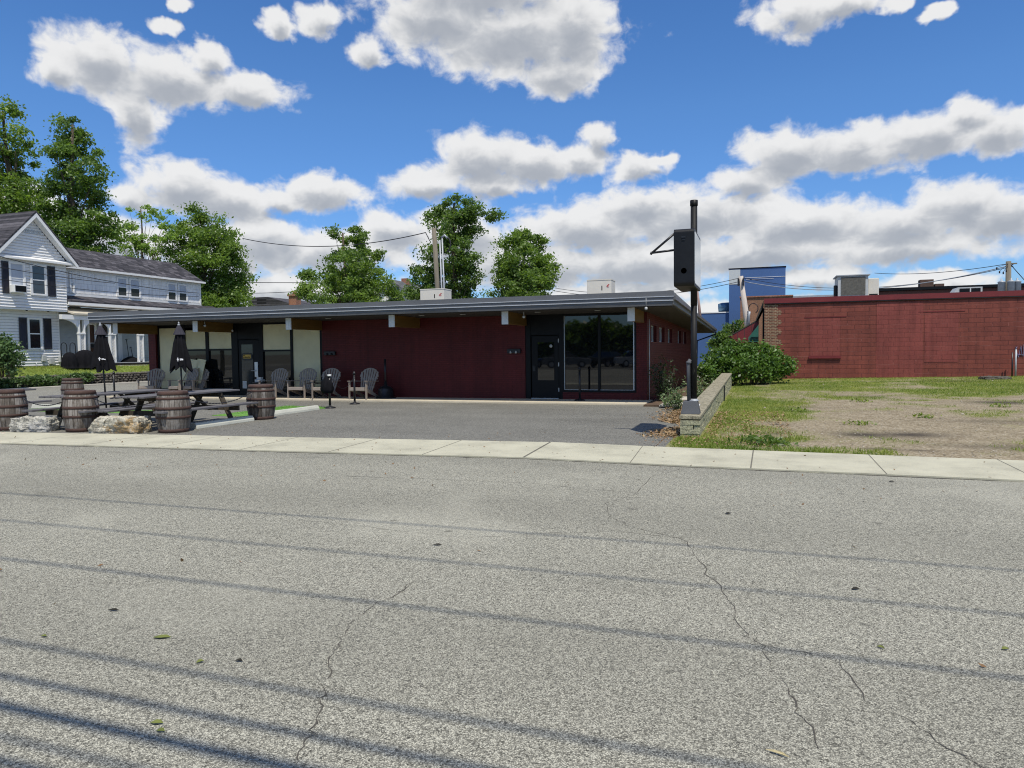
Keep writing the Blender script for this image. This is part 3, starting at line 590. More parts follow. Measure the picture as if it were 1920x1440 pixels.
# left-hand shop front: post, mullions, boards, dark glass, door
mb = MB(); mb.box(-22.43, -22.08, FY-.03, FY+.25, .0, WT); mb.build('corner_post', M['brick_front'], B)
mb = MB(); YF = FY+.06
mb.box(-22.08, -14.60, YF, YF+.1, .07, .30).box(-22.08, -18.5, YF, YF+.1, 2.62, WT).box(-15.92, -14.6, YF, YF+.1, 2.55, WT).box(-17.2, -15.92, YF, YF+.1, 2.66, WT)
for a, b in ((-22.08, -22.0), (-20.84, -20.72), (-19.76, -19.62), (-18.56, -18.28), (-17.32, -17.16), (-15.97, -15.87), (-14.72, -14.6)): mb.box(a, b, YF-.01, YF+.11, .07, WT)
mb.box(-20.72, -19.76, YF, YF+.1, 1.74, 1.80).box(-19.62, -18.56, YF, YF+.1, 1.74, 1.80).box(-17.16, -15.97, YF, YF+.1, 1.68, 1.74)
mb.build('shopfront_frame', M['black'], B)
for a, b, c, d in ((-22.0, -20.84, .30, 2.62), (-20.72, -19.76, 1.80, 2.52), (-19.62, -18.56, 1.80, 2.46), (-17.16, -15.97, 1.74, 2.66), (-15.87, -14.72, .12, 2.50)):
    MB().box(a, b, YF+.03, YF+.06, c, d).build('window_board', M['cream'], B)
for a, b, c, d in ((-20.72, -19.76, .30, 1.74), (-19.62, -18.56, .30, 1.74), (-17.16, -15.97, .30, 1.68)):
    MB().box(a, b, YF+.05, YF+.07, c, d).build('window_pane', M['glass'], B)
MB().box(-20.72, -18.56, YF-.015, YF+.0, .27, .31).build('window_sill', M['offwhite'], B)
def door(x0, x1, z0, z1, hinge):
    D = MB().box(x0, x1, FY+.07, FY+.115, z0, z1).build('door', M['black'], B, bevel=.006); return D
D = door(-18.26, -17.34, .10, 2.12, 1); MB().box(-18.28, -17.32, YF, YF+.1, 2.14, WT).build('door_transom', M['black'], B)
MB().box(-18.12, -17.62, FY+.060, FY+.072, .30, 1.95).build('door_glass', glassmat('door_glass', (.02, .03, .035), .08), D)
MB().box(-17.54, -17.40, FY+.045, FY+.069, .75, 1.30).build('lock_plate', M['silver'], D)
MB().tube([(-17.47, FY+.045, .98), (-17.47, FY-.005, .98), (-17.66, FY-.005, .98)], .012, 8).build('handle', M['silver'], D)
MB().box(-18.10, -17.92, FY+.050, FY+.059, .33, .60).build('notice', M['offwhite'], D)
mb = MB(); pts = [(-17.87+.24*math.copysign(abs(math.cos(a))**.6, math.cos(a)), 1.50+.14*math.copysign(abs(math.sin(a))**.6, math.sin(a))) for a in [2*math.pi*k/28 for k in range(28)]]
mb.prism(pts, 'y', FY+.045, FY+.058); sg = mb.build('door_sign', M['black_metal'], D)
mb = MB(); mb.box(-18.045, -17.695, FY+.041, FY+.0445, 1.435, 1.575)
mb.build('sign_face', M['gold'], sg)
mb = MB(); g = random.Random(4); x = -18.03
while x < -17.72:
    w = g.uniform(.012, .028); mb.box(x, x+w, FY+.038, FY+.0405, 1.455, 1.49+.02*g.random()); x += w+.012
mb.box(-18.03, -17.96, FY+.038, FY+.0405, 1.535, 1.56)
mb.build('sign_lettering', M['black'], sg)
mb = MB(); mb.lathe([(.0, -.03), (.045, -.02), (.05, .01), (.03, .04), (0, .05)], 12, (-18.42, FY-.05, 2.46)); mb.build('camera_dome', M['white_trim'], B)
# right-hand door and display window
mb = MB(); mb.box(-7.06, -6.89, FY+.03, FY+.15, .07, WT).box(-5.95, -5.83, FY+.03, FY+.15, .07, WT).box(-6.89, -5.95, FY+.05, FY+.15, 2.09, WT); mb.build('door_surround', M['black'], B)
D = door(-6.87, -5.97, .10, 2.07, 1); MB().box(-6.66, -6.12, FY+.060, FY+.072, .66, 1.86).build('door_glass', M['glass'], D)
for z in (.3, 1.1, 1.85): MB().box(-5.985, -5.955, FY+.045, FY+.069, z, z+.12).build('hinge', M['offwhite'], D)
MB().lathe([(0, -.02), (.05, -.02), (.05, .0), (0, .0)], 14, (0, 0, 0)).build('door_sticker', M['offwhite'], D, world=False).matrix_local = Matrix.Translation(Vector((-6.22, FY+.052, 1.74))-ORG[D.name]) @ Matrix.Rotation(R(90), 4, 'X')
MB().box(-6.83, -6.74, FY+.05, FY+.069, .95, 1.12).build('handle', M['black_metal'], D); MB().box(-6.87, -5.97, FY-.0, FY+.10, .072, .095).build('threshold', M['offwhite'], B)
mb = MB(); x0, x1, z0, z1 = -5.83, -3.52, .29, 2.74
mb.box(x0, x0+.05, FY-.01, FY+.10, z0, z1).box(x1-.06, x1, FY-.01, FY+.10, z0, z1).box(x0+.05, x1-.06, FY-.01, FY+.10, z0, z0+.07).box(x0+.05, x1-.06, FY-.01, FY+.10, z1-.07, z1)
mb.box(-4.70, -4.63, FY-.012, FY+.10, z0+.07, z1-.07); DW = mb.build('display_window', M['black'], B)
mb = MB(); mb.box(x0+.05, x0+.068, FY+.01, FY+.05, z0+.07, z1-.07).box(x1-.095, x1-.06, FY+.005, FY+.05, z0+.07, z1-.07).box(x0+.07, -4.70, FY+.01, FY+.05, z0+.07, z0+.082).box(-4.63, x1-.097, FY+.01, FY+.05, z0+.07, z0+.082); mb.build('bead', M['silver'], DW)
MB().box(x0+.05, -4.70, FY+.055, FY+.07, z0+.07, z1-.07).build('pane', M['glass'], DW); MB().box(-4.63, x1-.06, FY+.055, FY+.07, z0+.07, z1-.07).build('pane', M['glass'], DW)
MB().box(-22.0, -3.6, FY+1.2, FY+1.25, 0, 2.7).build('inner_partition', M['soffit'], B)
for x in (-14.25, -7.42):
    mb = MB(); mb.box(x-.22, x+.22, FY-.09, FY, 1.52, 1.66); lm = mb.build('wall_lamp', M['black_metal'], B, bevel=.01)
    for dx in (-.09, .09): MB().lathe([(.0, -.05), (.035, -.045), (.03, .0), (.015, .03), (0, .03)], 10, (x+dx, FY-.12, 1.57)).build('lamp_head', M['offwhite'] if x > -10 else M['black_metal'], lm)
for x, y in ((-18.8, 20.2), (-13.4, 20.3), (-10.0, 20.3), (-8.6, 20.3), (-6.2, 20.3), (-4.4, 20.3)):
    MB().lathe([(.09, -.0), (.09, .012), (0, .012)], 14, (x, y, 2.738-(y-19.92)*.0185)).build('soffit_light', M['offwhite'], B)
for x in (-18.35, -6.6): 
    mb = MB(); mb.tube([(x, 20.2, 2.76), (x, 20.2, 2.66)], .012, 6).lathe([(0, -.06), (.04, -.04), (.045, 0), (.02, .03), (0, .03)], 10, (x, 20.2, 2.62)); mb.build('eave_floodlight', M['offwhite'], B)
mb = MB(); mb.tube([(-2.9, EY-.07, 3.0), (-2.9, EY-.07, 2.74)], .008, 6).lathe([(0, -.05), (.04, -.03), (.04, .02), (0, .04)], 10, (-2.9, EY-.07, 2.71)); mb.build('string_bulb', M['offwhite'], B)
mb = MB(); mb.tube([(-3.12, FY-.03, .08), (-3.12, FY-.03, 2.5)], .013, 6); mb.build('conduit', M['offwhite'], B)
# rooftop units
def ac_unit(x0, x1, y, z0, z1, label):
    t = thing('rooftop_unit', ((x0+x1)/2, y, z0), label, 'air conditioner', 'beige cabinets on the flat roof'); w = x1-x0
    MB().box(x0, x1, y, y+.8, z0, z1).build('cabinet', M['beige'], t, bevel=.015)
    mb = MB(); mb.box(x0-.01, x1+.01, y-.01, y+.81, z1+.001, z1+.04); mb.build('lid', M['beige'], t)
    mb = MB()
    for k in range(4): mb.box(x0+w*.60, x0+w*.635, y-.006, y-.001, z0+.07+k*(z1-z0)*.22, z0+.07+k*(z1-z0)*.22+(z1-z0)*.13)
    mb.build('vent_slot', M['black'], t)
    mb = MB(); a, b, h = x0+w*.80, x0+w*.91, z1-.24; mb.prism([(a, h), (a+.05, h), (b+.02, h+.08), (b-.03, h+.08)], 'y', y-.008, y-.002); mb.prism([(a+.02, h-.03), (b, h-.03), (b, h-.012), (a+.02, h-.012)], 'y', y-.008, y-.002); mb.build('emblem', M['red_mark'], t)
ac_unit(-13.35, -12.28, 27, 2.93, 4.17, 'beige rooftop unit at the foot of the wooden utility pole')
ac_unit(-6.26, -5.32, 27, 2.93, 4.25, 'beige rooftop unit standing alone on the roof right of the trees')

# ================================================================== SIGN POLE AND BLOCK WALL
RW = thing('retaining_wall', (-1.2, 13.2, 0), 'low split-face block wall with mossy flat cap beside the grassy lot', 'wall')
def wtop(y): return .40+(y-13.2)/15.5*.26
mb = MB(); g = random.Random(9)
for c in range(4):
    cuts = [13.2]; y = 13.2+(.22 if c % 2 else .42)
    while y < 28.6: cuts.append(y); y += .42
    cuts.append(28.7)
    for y0, y1 in zip(cuts[:-1], cuts[1:]):
        f = (wtop(y0)-.075)/.375; j = g.uniform(0, .018); fx = g.uniform(0, .02) if y0 > 13.3 else 0
        if y0 < 13.3:
            for xa, xb in (((-1.36, -1.0),) if c % 2 else ((-1.36, -1.12), (-1.115, -1.0))): mb.box(xa+g.uniform(0, .012), xb-g.uniform(0, .012), 13.2+g.uniform(0, .022), y1-.004, (c*.094-.02)*f, (c*.094+.072)*f)
        else: mb.box(-1.36+j, -1.0-fx, y0+.004, y1-.004, (c*.094-.02)*f, (c*.094+.072)*f)
o = mb.build('block_courses', M['split'], RW)
mb = MB(); mb.prism([(13.21, wtop(13.2)-.075), (28.7, wtop(28.7)-.075), (28.7, wtop(28.7)-.005), (13.21, wtop(13.2)-.005)], 'x', -1.37, -.995)
# rough front block faces
mb.build('wall_cap', M['cap'], RW, bevel=.012)
S = thing('sign_pole', (-1.19, 13.55, .395), 'black painted pole carrying an empty black sign box on a grey block base', 'sign pole')
mb = MB(); zb = .40; a, b = .17, .125
mb.v = [Vector((-1.2+x*k, 13.62+y*k, z)) for z, k in ((zb, a), (zb+.235, b)) for x, y in ((-1, -1), (1, -1), (1, 1), (-1, 1))]
mb.f = [(0, 3, 2, 1), (4, 5, 6, 7), (0, 1, 5, 4), (1, 2, 6, 5), (2, 3, 7, 6), (3, 0, 4, 7)]; mb.mi = [0]*6; mb.sm = [False]*6
mb.build('base_block', M['basepaint'], S, bevel=.008)
polemat = newmat('flaking_black_pole'); tt = polemat[1]; co = tt.add('ShaderNodeTexCoord').outputs['Object']
nn = tt.noise(tt.v('MULTIPLY', co, (5, 5, .8)), 4, 5, .7); finish(tt, tt.ramp(nn, [(.55, (.009, .009, .010)), (.63, (.03, .028, .026)), (.68, (.14, .13, .11))]), .6, tt.bump(nn, .3, .01), 0, .25)
mb = MB(); PX, PY = -1.145, 13.62
mb.tube([(PX, PY, zb+.23), (PX, PY, 2.4)], .056, 14).tube([(PX, PY, 2.4), (PX, PY, 4.28)], .060, 14).tube([(PX, PY, 4.22), (PX, PY, 4.32)], .070, 14)
mb.build('pole', polemat[0], S)
mb = MB(); mb.tube([(PX-.085, PY-.03, zb+.235), (PX-.095, PY-.03, zb+.95), (PX-.06, PY-.02, zb+1.0)], .036, 10); mb.lathe([(.05, 0), (.05, .03), (.03, .05)], 8, (PX-.09, PY-.03, zb+.93)); mb.build('pipe_sleeve', M['basepaint'], S)
mb = MB(); mb.lathe([(.10, 0), (.10, .015), (.07, .02), (.065, .04)], 12, (PX, PY, zb+.236)); mb.build('base_flange', M['galv'], S)
bx0, bx1, by0, by1, bz0, bz1 = -1.40, -1.055, 12.62, 13.98, 2.68, 3.66
mb = MB(); pr = []
def rr(x0, x1, z0, z1, r, n=6):
    P = []
    for cx, cz, a0 in ((x1-r, z1-r, 0), (x0+r, z1-r, 90), (x0+r, z0+r, 180), (x1-r, z0+r, 270)):
        for k in range(n+1): a = R(a0+90*k/n); P.append((cx+r*math.cos(a), cz+r*math.sin(a)))
    return P
# box whose top and bottom edges are rounded over
def rrY(z0, z1, y0, y1, r, n=6): return [(y, z) for y, z in rr(y0, y1, z0, z1, r, n)]
mb.prism(rrY(bz0, bz1, by0, by1, .07), 'x', bx0, bx1)
sb = mb.build('sign_box', simple('black_sign_metal', (.007, .0075, .009), .45, .4, 5, .08, 30, spec=.3), S, bevel=.006)
mb = MB(); mb.prism(rrY(bz0+.05, bz1-.05, by0+.06, by1-.05, .05), 'x', bx1+.001, bx1+.006); mb.build('sign_face', simple('blank_pale_sign_face', (.50, .54, .56), .12, .06, 2, spec=.7), sb)
mb = MB(); mb.prism(rrY(bz0+.05, bz1-.05, by0+.06, by1-.05, .05), 'x', bx0-.006, bx0-.001); mb.build('sign_face', MATS['blank_pale_sign_face'], sb)
mb = MB(); mb.lathe([(0, -.012), (.045, -.010), (.05, 0), (0, 0)], 12, (0, 0, 0)); o = mb.build('knob', MATS['black_sign_metal'], sb, world=False); o.matrix_local = Matrix.Translation(Vector((-1.23, by0, bz0+.26))-ORG[sb.name]) @ Matrix.Rotation(R(90), 4, 'X')
mb = MB(); mb.box(-1.27, -1.20, by0-.012, by0, bz1-.16, bz1-.13).box(-1.26, -1.21, by0-.012, by0, bz1-.20, bz1-.185); mb.build('latch', M['black_metal'], sb)
mb = MB(); tip = Vector((-1.81, 12.9, 3.31)); mb.tube([(bx0, 12.9, 3.64), tip], .020, 8).tube([(bx0, 12.9, 3.34), tip], .020, 8).tube([tip-Vector((.02, 0, .03)), tip+Vector((.0, 0, .02))], .022, 8); mb.build('side_bracket', M['black_metal'], S)
mb = MB(); mb.tube([(-1.12, 13.8, wtop(13.8)+.01), (-1.16, 15.2, wtop(15.2)+.012), (-1.33, 15.25, wtop(15.2)+.012)], .014, 8); tag(mb.build('conduit_pipe', M['pvc']), 'thin white conduit pipe lying on the wall cap behind the sign pole', 'pipe')
MB().box(-.99, -.955, 22.0, 22.04, .05, .5).build('steel_stake', M['black_metal']); tag(bpy.data.objects['steel_stake'], 'short black steel stake against the block wall face', 'stake')

# ================================================================== PATIO FURNITURE
def make_barrel(dark=False):
    t = thing('wine_barrel', (0, 0, 0), 'x', 'barrel', 'old oak barrels round the patio')
    H = .88; rf = lambda z: .275+.062*(1-((z-H/2)/(H/2))**2)
    mb = MB(); mb.lathe([(rf(H*k/14), H*k/14) for k in range(15)]+[(rf(H)-.018, H), (rf(H)-.02, H-.03)], 44)
    mb.build('staves', M['stave_dark' if dark else 'stave'], t)
    mb = MB(); mb.lathe([(rf(H)-.021, H-.032), (0, H-.03)], 30); mb.build('barrel_head', M['stave_dark'], t)
    for z0, z1 in ((.0, .08), (.30, .355), (.49, .55), (.705, .755), (.80, .878)):
        MB().lathe([(rf(z0)+.001, z0), (rf(z0)+.007, z0+.002), (rf(z1)+.007, z1-.002), (rf(z1)+.001, z1)], 44).build('hoop', M['hoop'], t)
    return t
b0 = make_barrel()
place(b0, (-15.48, 11.13, .006), .4, 'weathered oak barrel cut by the left edge of the photo beside the pale granite block')
for loc, rz, lab in (((-13.6, 11.30, .006), 2.1, 'oak barrel standing between the two granite blocks on the patio'), ((-11.45, 11.64, .006), 4.0, 'dark weathered oak barrel at the near end of the long parking stop'),
                     ((-11.5, 14.46, .006), 1.0, 'oak barrel between the two concrete parking stops in front of the dark door'), ((-21.15, 17.3, .006), 3.0, 'farthest oak barrel, standing by the side street behind the picnic table')):
    bb = place(copy_tree(b0), loc, rz, lab); k_ = random.uniform(.96, 1.03); bb.scale = (random.uniform(.97, 1.03), random.uniform(.97, 1.03), k_)
def rock(name, loc, size, rz, mat, label, seed, taper=None):
    bm = bmesh.new(); bmesh.ops.create_cube(bm, size=1); bmesh.ops.subdivide_edges(bm, edges=bm.edges, cuts=17, use_grid_fill=True)
    g = np.random.default_rng(seed)
    from mathutils import noise
    for v in bm.verts:
        p = Vector((v.co.x*size[0], v.co.y*size[1], v.co.z*size[2])); q = Vector(v.co)*2; r = max(abs(q.x), abs(q.y), abs(q.z)); L = q.length
        p *= 1-.10*max(0, L/r-1.15)
        n = noise.fractal(p*5+Vector((seed, 0, 0)), .55, 2.2, 6)+.6*abs(noise.noise(p*11+Vector((0, seed, 0)))); p += Vector(v.co).normalized()*n*.045
        if taper: p = taper(p, v.co)
        v.co = p+Vector((0, 0, size[2]/2))
    me = bpy.data.meshes.new(name); bm.to_mesh(me); bm.free(); me.materials.append(M[mat])
    for p in me.polygons: p.use_smooth = True
    me.set_sharp_from_angle(angle=R(28)); o = bpy.data.objects.new(name, me); COL.objects.link(o); o.location = loc; o.rotation_euler = (0, 0, rz)
    return tag(o, label, 'stone block', 'granite blocks along the sidewalk')
rock('granite_block', (-14.62, 11.05, 0), (.85, .42, .30), .25, 'granite', 'pale grey rough granite block left of the barrel', 3)
def tp(p, c):
    k = max(0, .5-c.y*1.0)
    if c.y < -.2: p.y += .10*(.5+.5*math.sin(p.x*9+.6))*max(0, .3-c.z)*1.6
    p.x += -.10*(c.z-.5)*(1 if c.x < 0 else .1)*-1; p.x += .13*(c.z+.5) if c.x < -.2 else 0
    return p
rock('granite_block', (-12.45, 11.25, 0), (1.10, .46, .33), .23, 'granite2', 'ochre stained granite block with broken face between two barrels', 8, tp)
def parking_stop(y0, y1, x, label):
    mb = MB(); mb.prism([(x-.11, .0), (x+.11, 0), (x+.10, .06), (x+.06, .13), (x-.06, .13), (x-.10, .06)], 'y', y0, y1)
    return tag(mb.build('parking_stop', M['stop'], bevel=.012), label, 'parking stop', 'concrete parking stops')
parking_stop(12.2, 14.05, -11.48, 'pale concrete parking stop running from the dark barrel towards the building')
parking_stop(14.9, 17.2, -11.80, 'pale concrete parking stop ending beside the black stanchion')
mb = MB(); mb.prism([(15.9, .0), (16.12, 0), (16.08, .12), (15.94, .12)], 'x', -21.2, -19.4); tag(mb.build('parking_stop', M['stop'], bevel=.012), 'pale parking stop lying by the side street behind the hanging chain', 'parking stop', 'concrete parking stops')
# artificial turf mats
def turf(x0, x1, y0, y1, label, seed):
    tag(MB().box(x0, x1, y0, y1, .0, .022).build('turf_mat', M['turf']), label, 'turf mat', 'green turf mats')
    g = np.random.default_rng(seed); n = int((x1-x0)*(y1-y0)*1500); X = g.uniform(x0, x1, n); Y = g.uniform(y0, y1, n)
    blades('turf_pile', X, Y, np.full(n, .02), .03, .006, 'turfblade', g.random(n), 'bright green pile of the turf mat', 'grass', seed)
turf(-13.4, -11.78, 14.9, 18.0, 'bright green turf mat beside the picnic table and parking stop', 1); turf(-20.6, -16.2, 15.0, 15.8, 'green turf strip behind the picnic tables by the side street', 2)
def make_table():
    t = thing('picnic_table', (0, 0, 0), 'x', 'picnic table', 'picnic tables on the patio'); L = 1.42
    mb = MB()
    for k in range(5):
        x = -.30+k*.15; j = .02*((k*7) % 3-1); mb.box(x-.07, x+.07, -L+j, L+j, .71, .75)
    mb.build('tabletop', M['table_wood'], t, bevel=.006)
    for s in (-1, 1):
        mb = MB()
        for k in range(2): x = s*(.66+k*.145); mb.box(x-.068, x+.068, -L-.02*k, L+.03*k, .41, .45)
        mb.build('bench', M['table_wood'], t, bevel=.006)
    for y in (-.85, .85):
        mb = MB(); mb.box(-.84, .84, y-.06, y-.02, .30, .409).box(-.36, .36, y-.06, y-.02, .62, .709); mb.build('crosspiece', M['leg_wood'], t)
        for s in (-1, 1): MB().bar((s*.26, y, .705), (s*.62, y, .0), .04, .14, (0, 1, 0)).build('leg', M['leg_wood'], t, bevel=.004)
        yy = y*.95; MB().bar((0, yy, .31), (0, y*.35, .70), .04, .09, (1, 0, 0)).build('brace', M['leg_wood'], t)
    return t
t0 = make_table(); place(t0, (-12.17, 12.66, .006), .0, 'grey weathered picnic table nearest the dark barrel, umbrella through its middle')
place(copy_tree(t0), (-14.1, 12.45, .006), .03, 'picnic table between the left barrels with the tall ragged umbrella')
place(copy_tree(t0), (-18.3, 12.2, .006), .0, 'picnic table behind the barrel at the left edge of the photo, without umbrella')
def umbrella(loc, lean, ht, label, seed, spread):
    t = thing('closed_umbrella', loc, label, 'umbrella', 'folded black patio umbrellas'); g = random.Random(seed)
    ax = Vector((lean[0], lean[1], 1)); P = lambda z: Vector(loc)+ax*z
    mb = MB(); mb.tube([P(0), P(ht)], .019, 8); mb.build('pole', M['black_metal'], t)
    mb = MB(); mb.lathe([(.19, 0), (.19, .02), (.06, .05), (.03, .10), (.03, .25)], 18, P(0)); mb.build('umbrella_base', M['black_metal'], t)
    NL = 8; ph = [g.uniform(-.3, .3) for _ in range(NL)]; am = [g.uniform(.14, .30) for _ in range(NL)]
    def rad(a, i, z):
        k = int((a/(2*math.pi))*NL) % NL; f = math.cos((a/(2*math.pi)*NL % 1-.5)*2*math.pi); kk = min(1, i/6.)
        return 1+am[k]*f*kk+.07*math.sin(a*3+z*5+ph[k])*kk
    zt = ht-.10; zb = ht-1.02; prof = []
    for i in range(17):
        k = i/16.; prof.append((.035+(spread-.035)*k**.8, zt-(zt-zb)*k))
    mb = MB(); n = 64; b = len(mb.v)
    for i, (r, z) in enumerate(prof):
        for k in range(n):
            a = 2*math.pi*k/n; drop = (.05*math.cos(a*NL/1.0)+.05*math.sin(a*2.3+seed))*max(0, (i-12)/4.)
            rr_ = r*rad(a, i, z); mb.v.append(P(z+drop)+Vector((rr_*math.cos(a), rr_*math.sin(a), 0)))
    for i in range(len(prof)-1):
        for k in range(n): mb.f.append((b+i*n+k, b+i*n+(k+1) % n, b+(i+1)*n+(k+1) % n, b+(i+1)*n+k)); mb.mi.append(0); mb.sm.append(True)
    cv = mb.build('canopy', M['fabric'], t)
    mb = MB(); pr = [(.03, ht-.05), (.055, ht-.10), (.085, ht-.17), (.118, ht-.25)]
    for i, (r, z) in enumerate(pr):
        for k in range(32): a = 2*math.pi*k/32; r2 = r*(1+.10*math.cos(a*8)); mb.v.append(P(z)+Vector((r2*math.cos(a), r2*math.sin(a), 0)))
    for i in range(3):
        for k in range(32): mb.f.append((i*32+k, i*32+(k+1) % 32, (i+1)*32+(k+1) % 32, (i+1)*32+k)); mb.mi.append(0); mb.sm.append(True)
    mb.build('canopy_vent', M['fabric_hi'], t)
    mb = MB(); mb.lathe([(.028, 0), (.028, .03), (.012, .05), (.018, .07), (0, .09)], 10, P(ht-.05)); mb.build('finial', M['galv'], t)
    return t, P, zb
U1, P1, z1 = umbrella((-14.12, 12.4, .006), (-.085, .03), 2.32, 'folded black umbrella leaning above the middle picnic table with a flared ragged hem', 5, .22)
U2, P2, z2 = umbrella((-12.19, 12.68, .006), (-.012, -.01), 2.29, 'folded black umbrella standing straight in front of the cream boards', 9, .205)
def stamp(parent, P, z, r, items):
    mb = MB(); vd = Vector((.62, -.78, 0)); rt = Vector((.78, .62, 0)); c = P(z)
    for (u, v, w, h) in items:
        o = c+vd*r; mb.quad([o+rt*(u-w)+Vector((0, 0, v-h)), o+rt*(u+w)+Vector((0, 0, v-h)), o+rt*(u+w)+Vector((0, 0, v+h)), o+rt*(u-w)+Vector((0, 0, v+h))])
        o2 = o+vd*.003; b = len(mb.v)
    mb.build('emblem', M['white_mark'], parent)
stamp(U1, P1, z1+.22, .262, [(-.015, 0, .009, .04), (-.015, .004, .026, .009), (.05, -.004, .024, .013), (.092, -.012, .016, .011)])
stamp(U2, P2, z2+.22, .246, [(-.030, 0, .008, .04), (-.030, .004, .020, .009), (.018, .0, .007, .024), (.030, .002, .012, .008), (.05, .0, .008, .022), (.068, -.002, .010, .016)])
# Adirondack chairs: seat, fan back, arms, legs
def make_chair():
    t = thing('garden_chair', (0, 0, 0), 'x', 'chair', 'grey resin garden chairs along the wall')
    mb = MB()
    for k in range(6):
        y0 = -.40+k*.095; z = .37-(y0+.40)*.28; mb.cbox((0, y0+.04, z), (.52, .082, .022), Matrix.Rotation(-.27, 3, 'X'))
    mb.cbox((0, -.435, .335), (.55, .03, .10)); mb.build('seat', M['plastic'], t, bevel=.006)
    mb = MB(); hs = [.68, .765, .805, .82, .805, .765, .68]; rot = Matrix.Rotation(-.38, 4, 'X'); base = Matrix.Translation((0, .15, .25)) @ rot
    for i, h in enumerate(hs):
        k = i-3; x0, x1 = k*.068, k*.100; w0, w1 = .022, .034
        n = 6; top = [(x1+w1*math.cos(a), h-.03+.03*math.sin(a)) for a in [math.pi*j/n for j in range(n+1)]]
        poly = [(x0-w0, 0), (x0+w0, 0)]+top; b = len(mb.v); m = len(poly)
        mb.v += [base @ Vector((u, -.012, w)) for u, w in poly]+[base @ Vector((u, .012, w)) for u, w in poly]
        mb.f.append(tuple(range(b, b+m))); mb.f.append(tuple(range(b+m, b+2*m))[::-1])
        for j in range(m): jj = (j+1) % m; mb.f.append((b+j, b+m+j, b+m+jj, b+jj))
        mb.mi += [0]*(m+2); mb.sm += [False]*(m+2)
    # arched rim joins the slat tops; cross battens behind
    rim = [base @ Vector((.335*math.sin(a), .0, .50+.30*math.cos(a))) for a in [R(-92+184*j/16) for j in range(17)]]; mb.tube(rim, .022, 6)
    for z, w in ((.12, .25), (.42, .33)): mb.box(-w, w, .013, .032, z, z+.05, base)
    mb.build('backrest', M['plastic'], t)
    for s in (-1, 1):
        mb = MB(); P = [(s*.26, .32, .555), (s*.38, .32, .56), (s*.40, -.30, .585), (s*.36, -.44, .585), (s*.27, -.42, .585), (s*.265, -.2, .58)]
        poly = P if s > 0 else P[::-1]; b = len(mb.v); mb.v += [Vector(p) for p in poly]+[Vector(p)+Vector((0, 0, .022)) for p in poly]
        m = len(poly); mb.f += [tuple(range(b, b+m))[::-1], tuple(range(b+m, b+2*m))]+[(b+j, b+(j+1) % m, b+m+(j+1) % m, b+m+j) for j in range(m)]; mb.mi += [0]*(m+2); mb.sm += [False]*(m+2)
        mb.build('arm', M['plastic'], t, bevel=.005)
        mb = MB(); mb.prism([(-.40, .58), (-.30, .58), (-.33, .30), (-.345, .0), (-.42, .0), (-.415, .3)], 'x', s*.29-.015+s*.03, s*.29+.015+s*.03); mb.build('front_leg', M['plastic'], t, bevel=.005)
        mb = MB(); mb.prism([(-.42, .36), (-.40, .28), (.42, .0), (.52, .0), (.50, .06), (-.1, .30)], 'x', s*.265-.013, s*.265+.013); mb.build('rear_leg', M['plastic'], t, bevel=.005)
    return t
c0 = make_chair(); place(c0, (-21.62, 20.98, .072), .35, 'leftmost grey garden chair in front of the tall cream board by the corner post')
for loc, rz, lab in (((-20.05, 20.93, .072), -.25, 'grey garden chair half hidden behind the folded umbrella'), ((-19.72, 21.1, .072), -.05, 'grey garden chair in front of the leaning boards, overlapped by its neighbour'), ((-16.04, 20.88, .072), .05, 'grey garden chair right of the dark door, behind a barrel'),
                     ((-14.88, 20.9, .072), .04, 'grey garden chair in front of the tall cream board next to the brick'), ((-13.88, 20.84, .072), .10, 'grey garden chair behind the stanchion with black cloth'), ((-12.43, 20.84, .072), -.02, 'rightmost grey garden chair standing alone against the brick wall')):
    place(copy_tree(c0), loc, rz, lab)
def side_table(loc, label):
    t = thing('side_table', loc, label, 'table', 'small black side tables'); mb = MB(); mb.lathe([(.24, .50), (.25, .51), (.25, .525), (.24, .53)], 22, loc); mb.build('table_top', M['black_metal'], t)
    mb = MB(); mb.tube([Vector(loc)+Vector((0, 0, .02)), Vector(loc)+Vector((0, 0, .5))], .016, 8); mb.build('pedestal', M['black_metal'], t)
    mb = MB()
    for k in range(3): a = R(120*k+20); mb.bar(Vector(loc)+Vector((0, 0, .08)), Vector(loc)+Vector((.2*math.cos(a), .2*math.sin(a), .01)), .02, .02)
    mb.build('foot', M['black_metal'], t); return t
side_table((-14.25, 20.66, .072), 'small round black table between two garden chairs with a mug on it'); side_table((-16.62, 20.85, .072), 'small round black table beside the dark door with a pale box on it')
mb = MB(); mb.lathe([(.03, 0), (.034, .08), (.03, .085), (.028, .01), (0, .01)], 12, (-14.2, 20.62, .604)); tag(mb.build('mug', M['black_metal']), 'dark mug on the small table between the chairs', 'mug')
mb = MB(); mb.box(-16.76, -16.46, 20.76, 20.94, .603, .70).box(-16.70, -16.52, 20.79, 20.92, .701, .78); tag(mb.build('paper_box', M['offwhite'], bevel=.008), 'pale box with folded paper on the table beside the dark door', 'box')
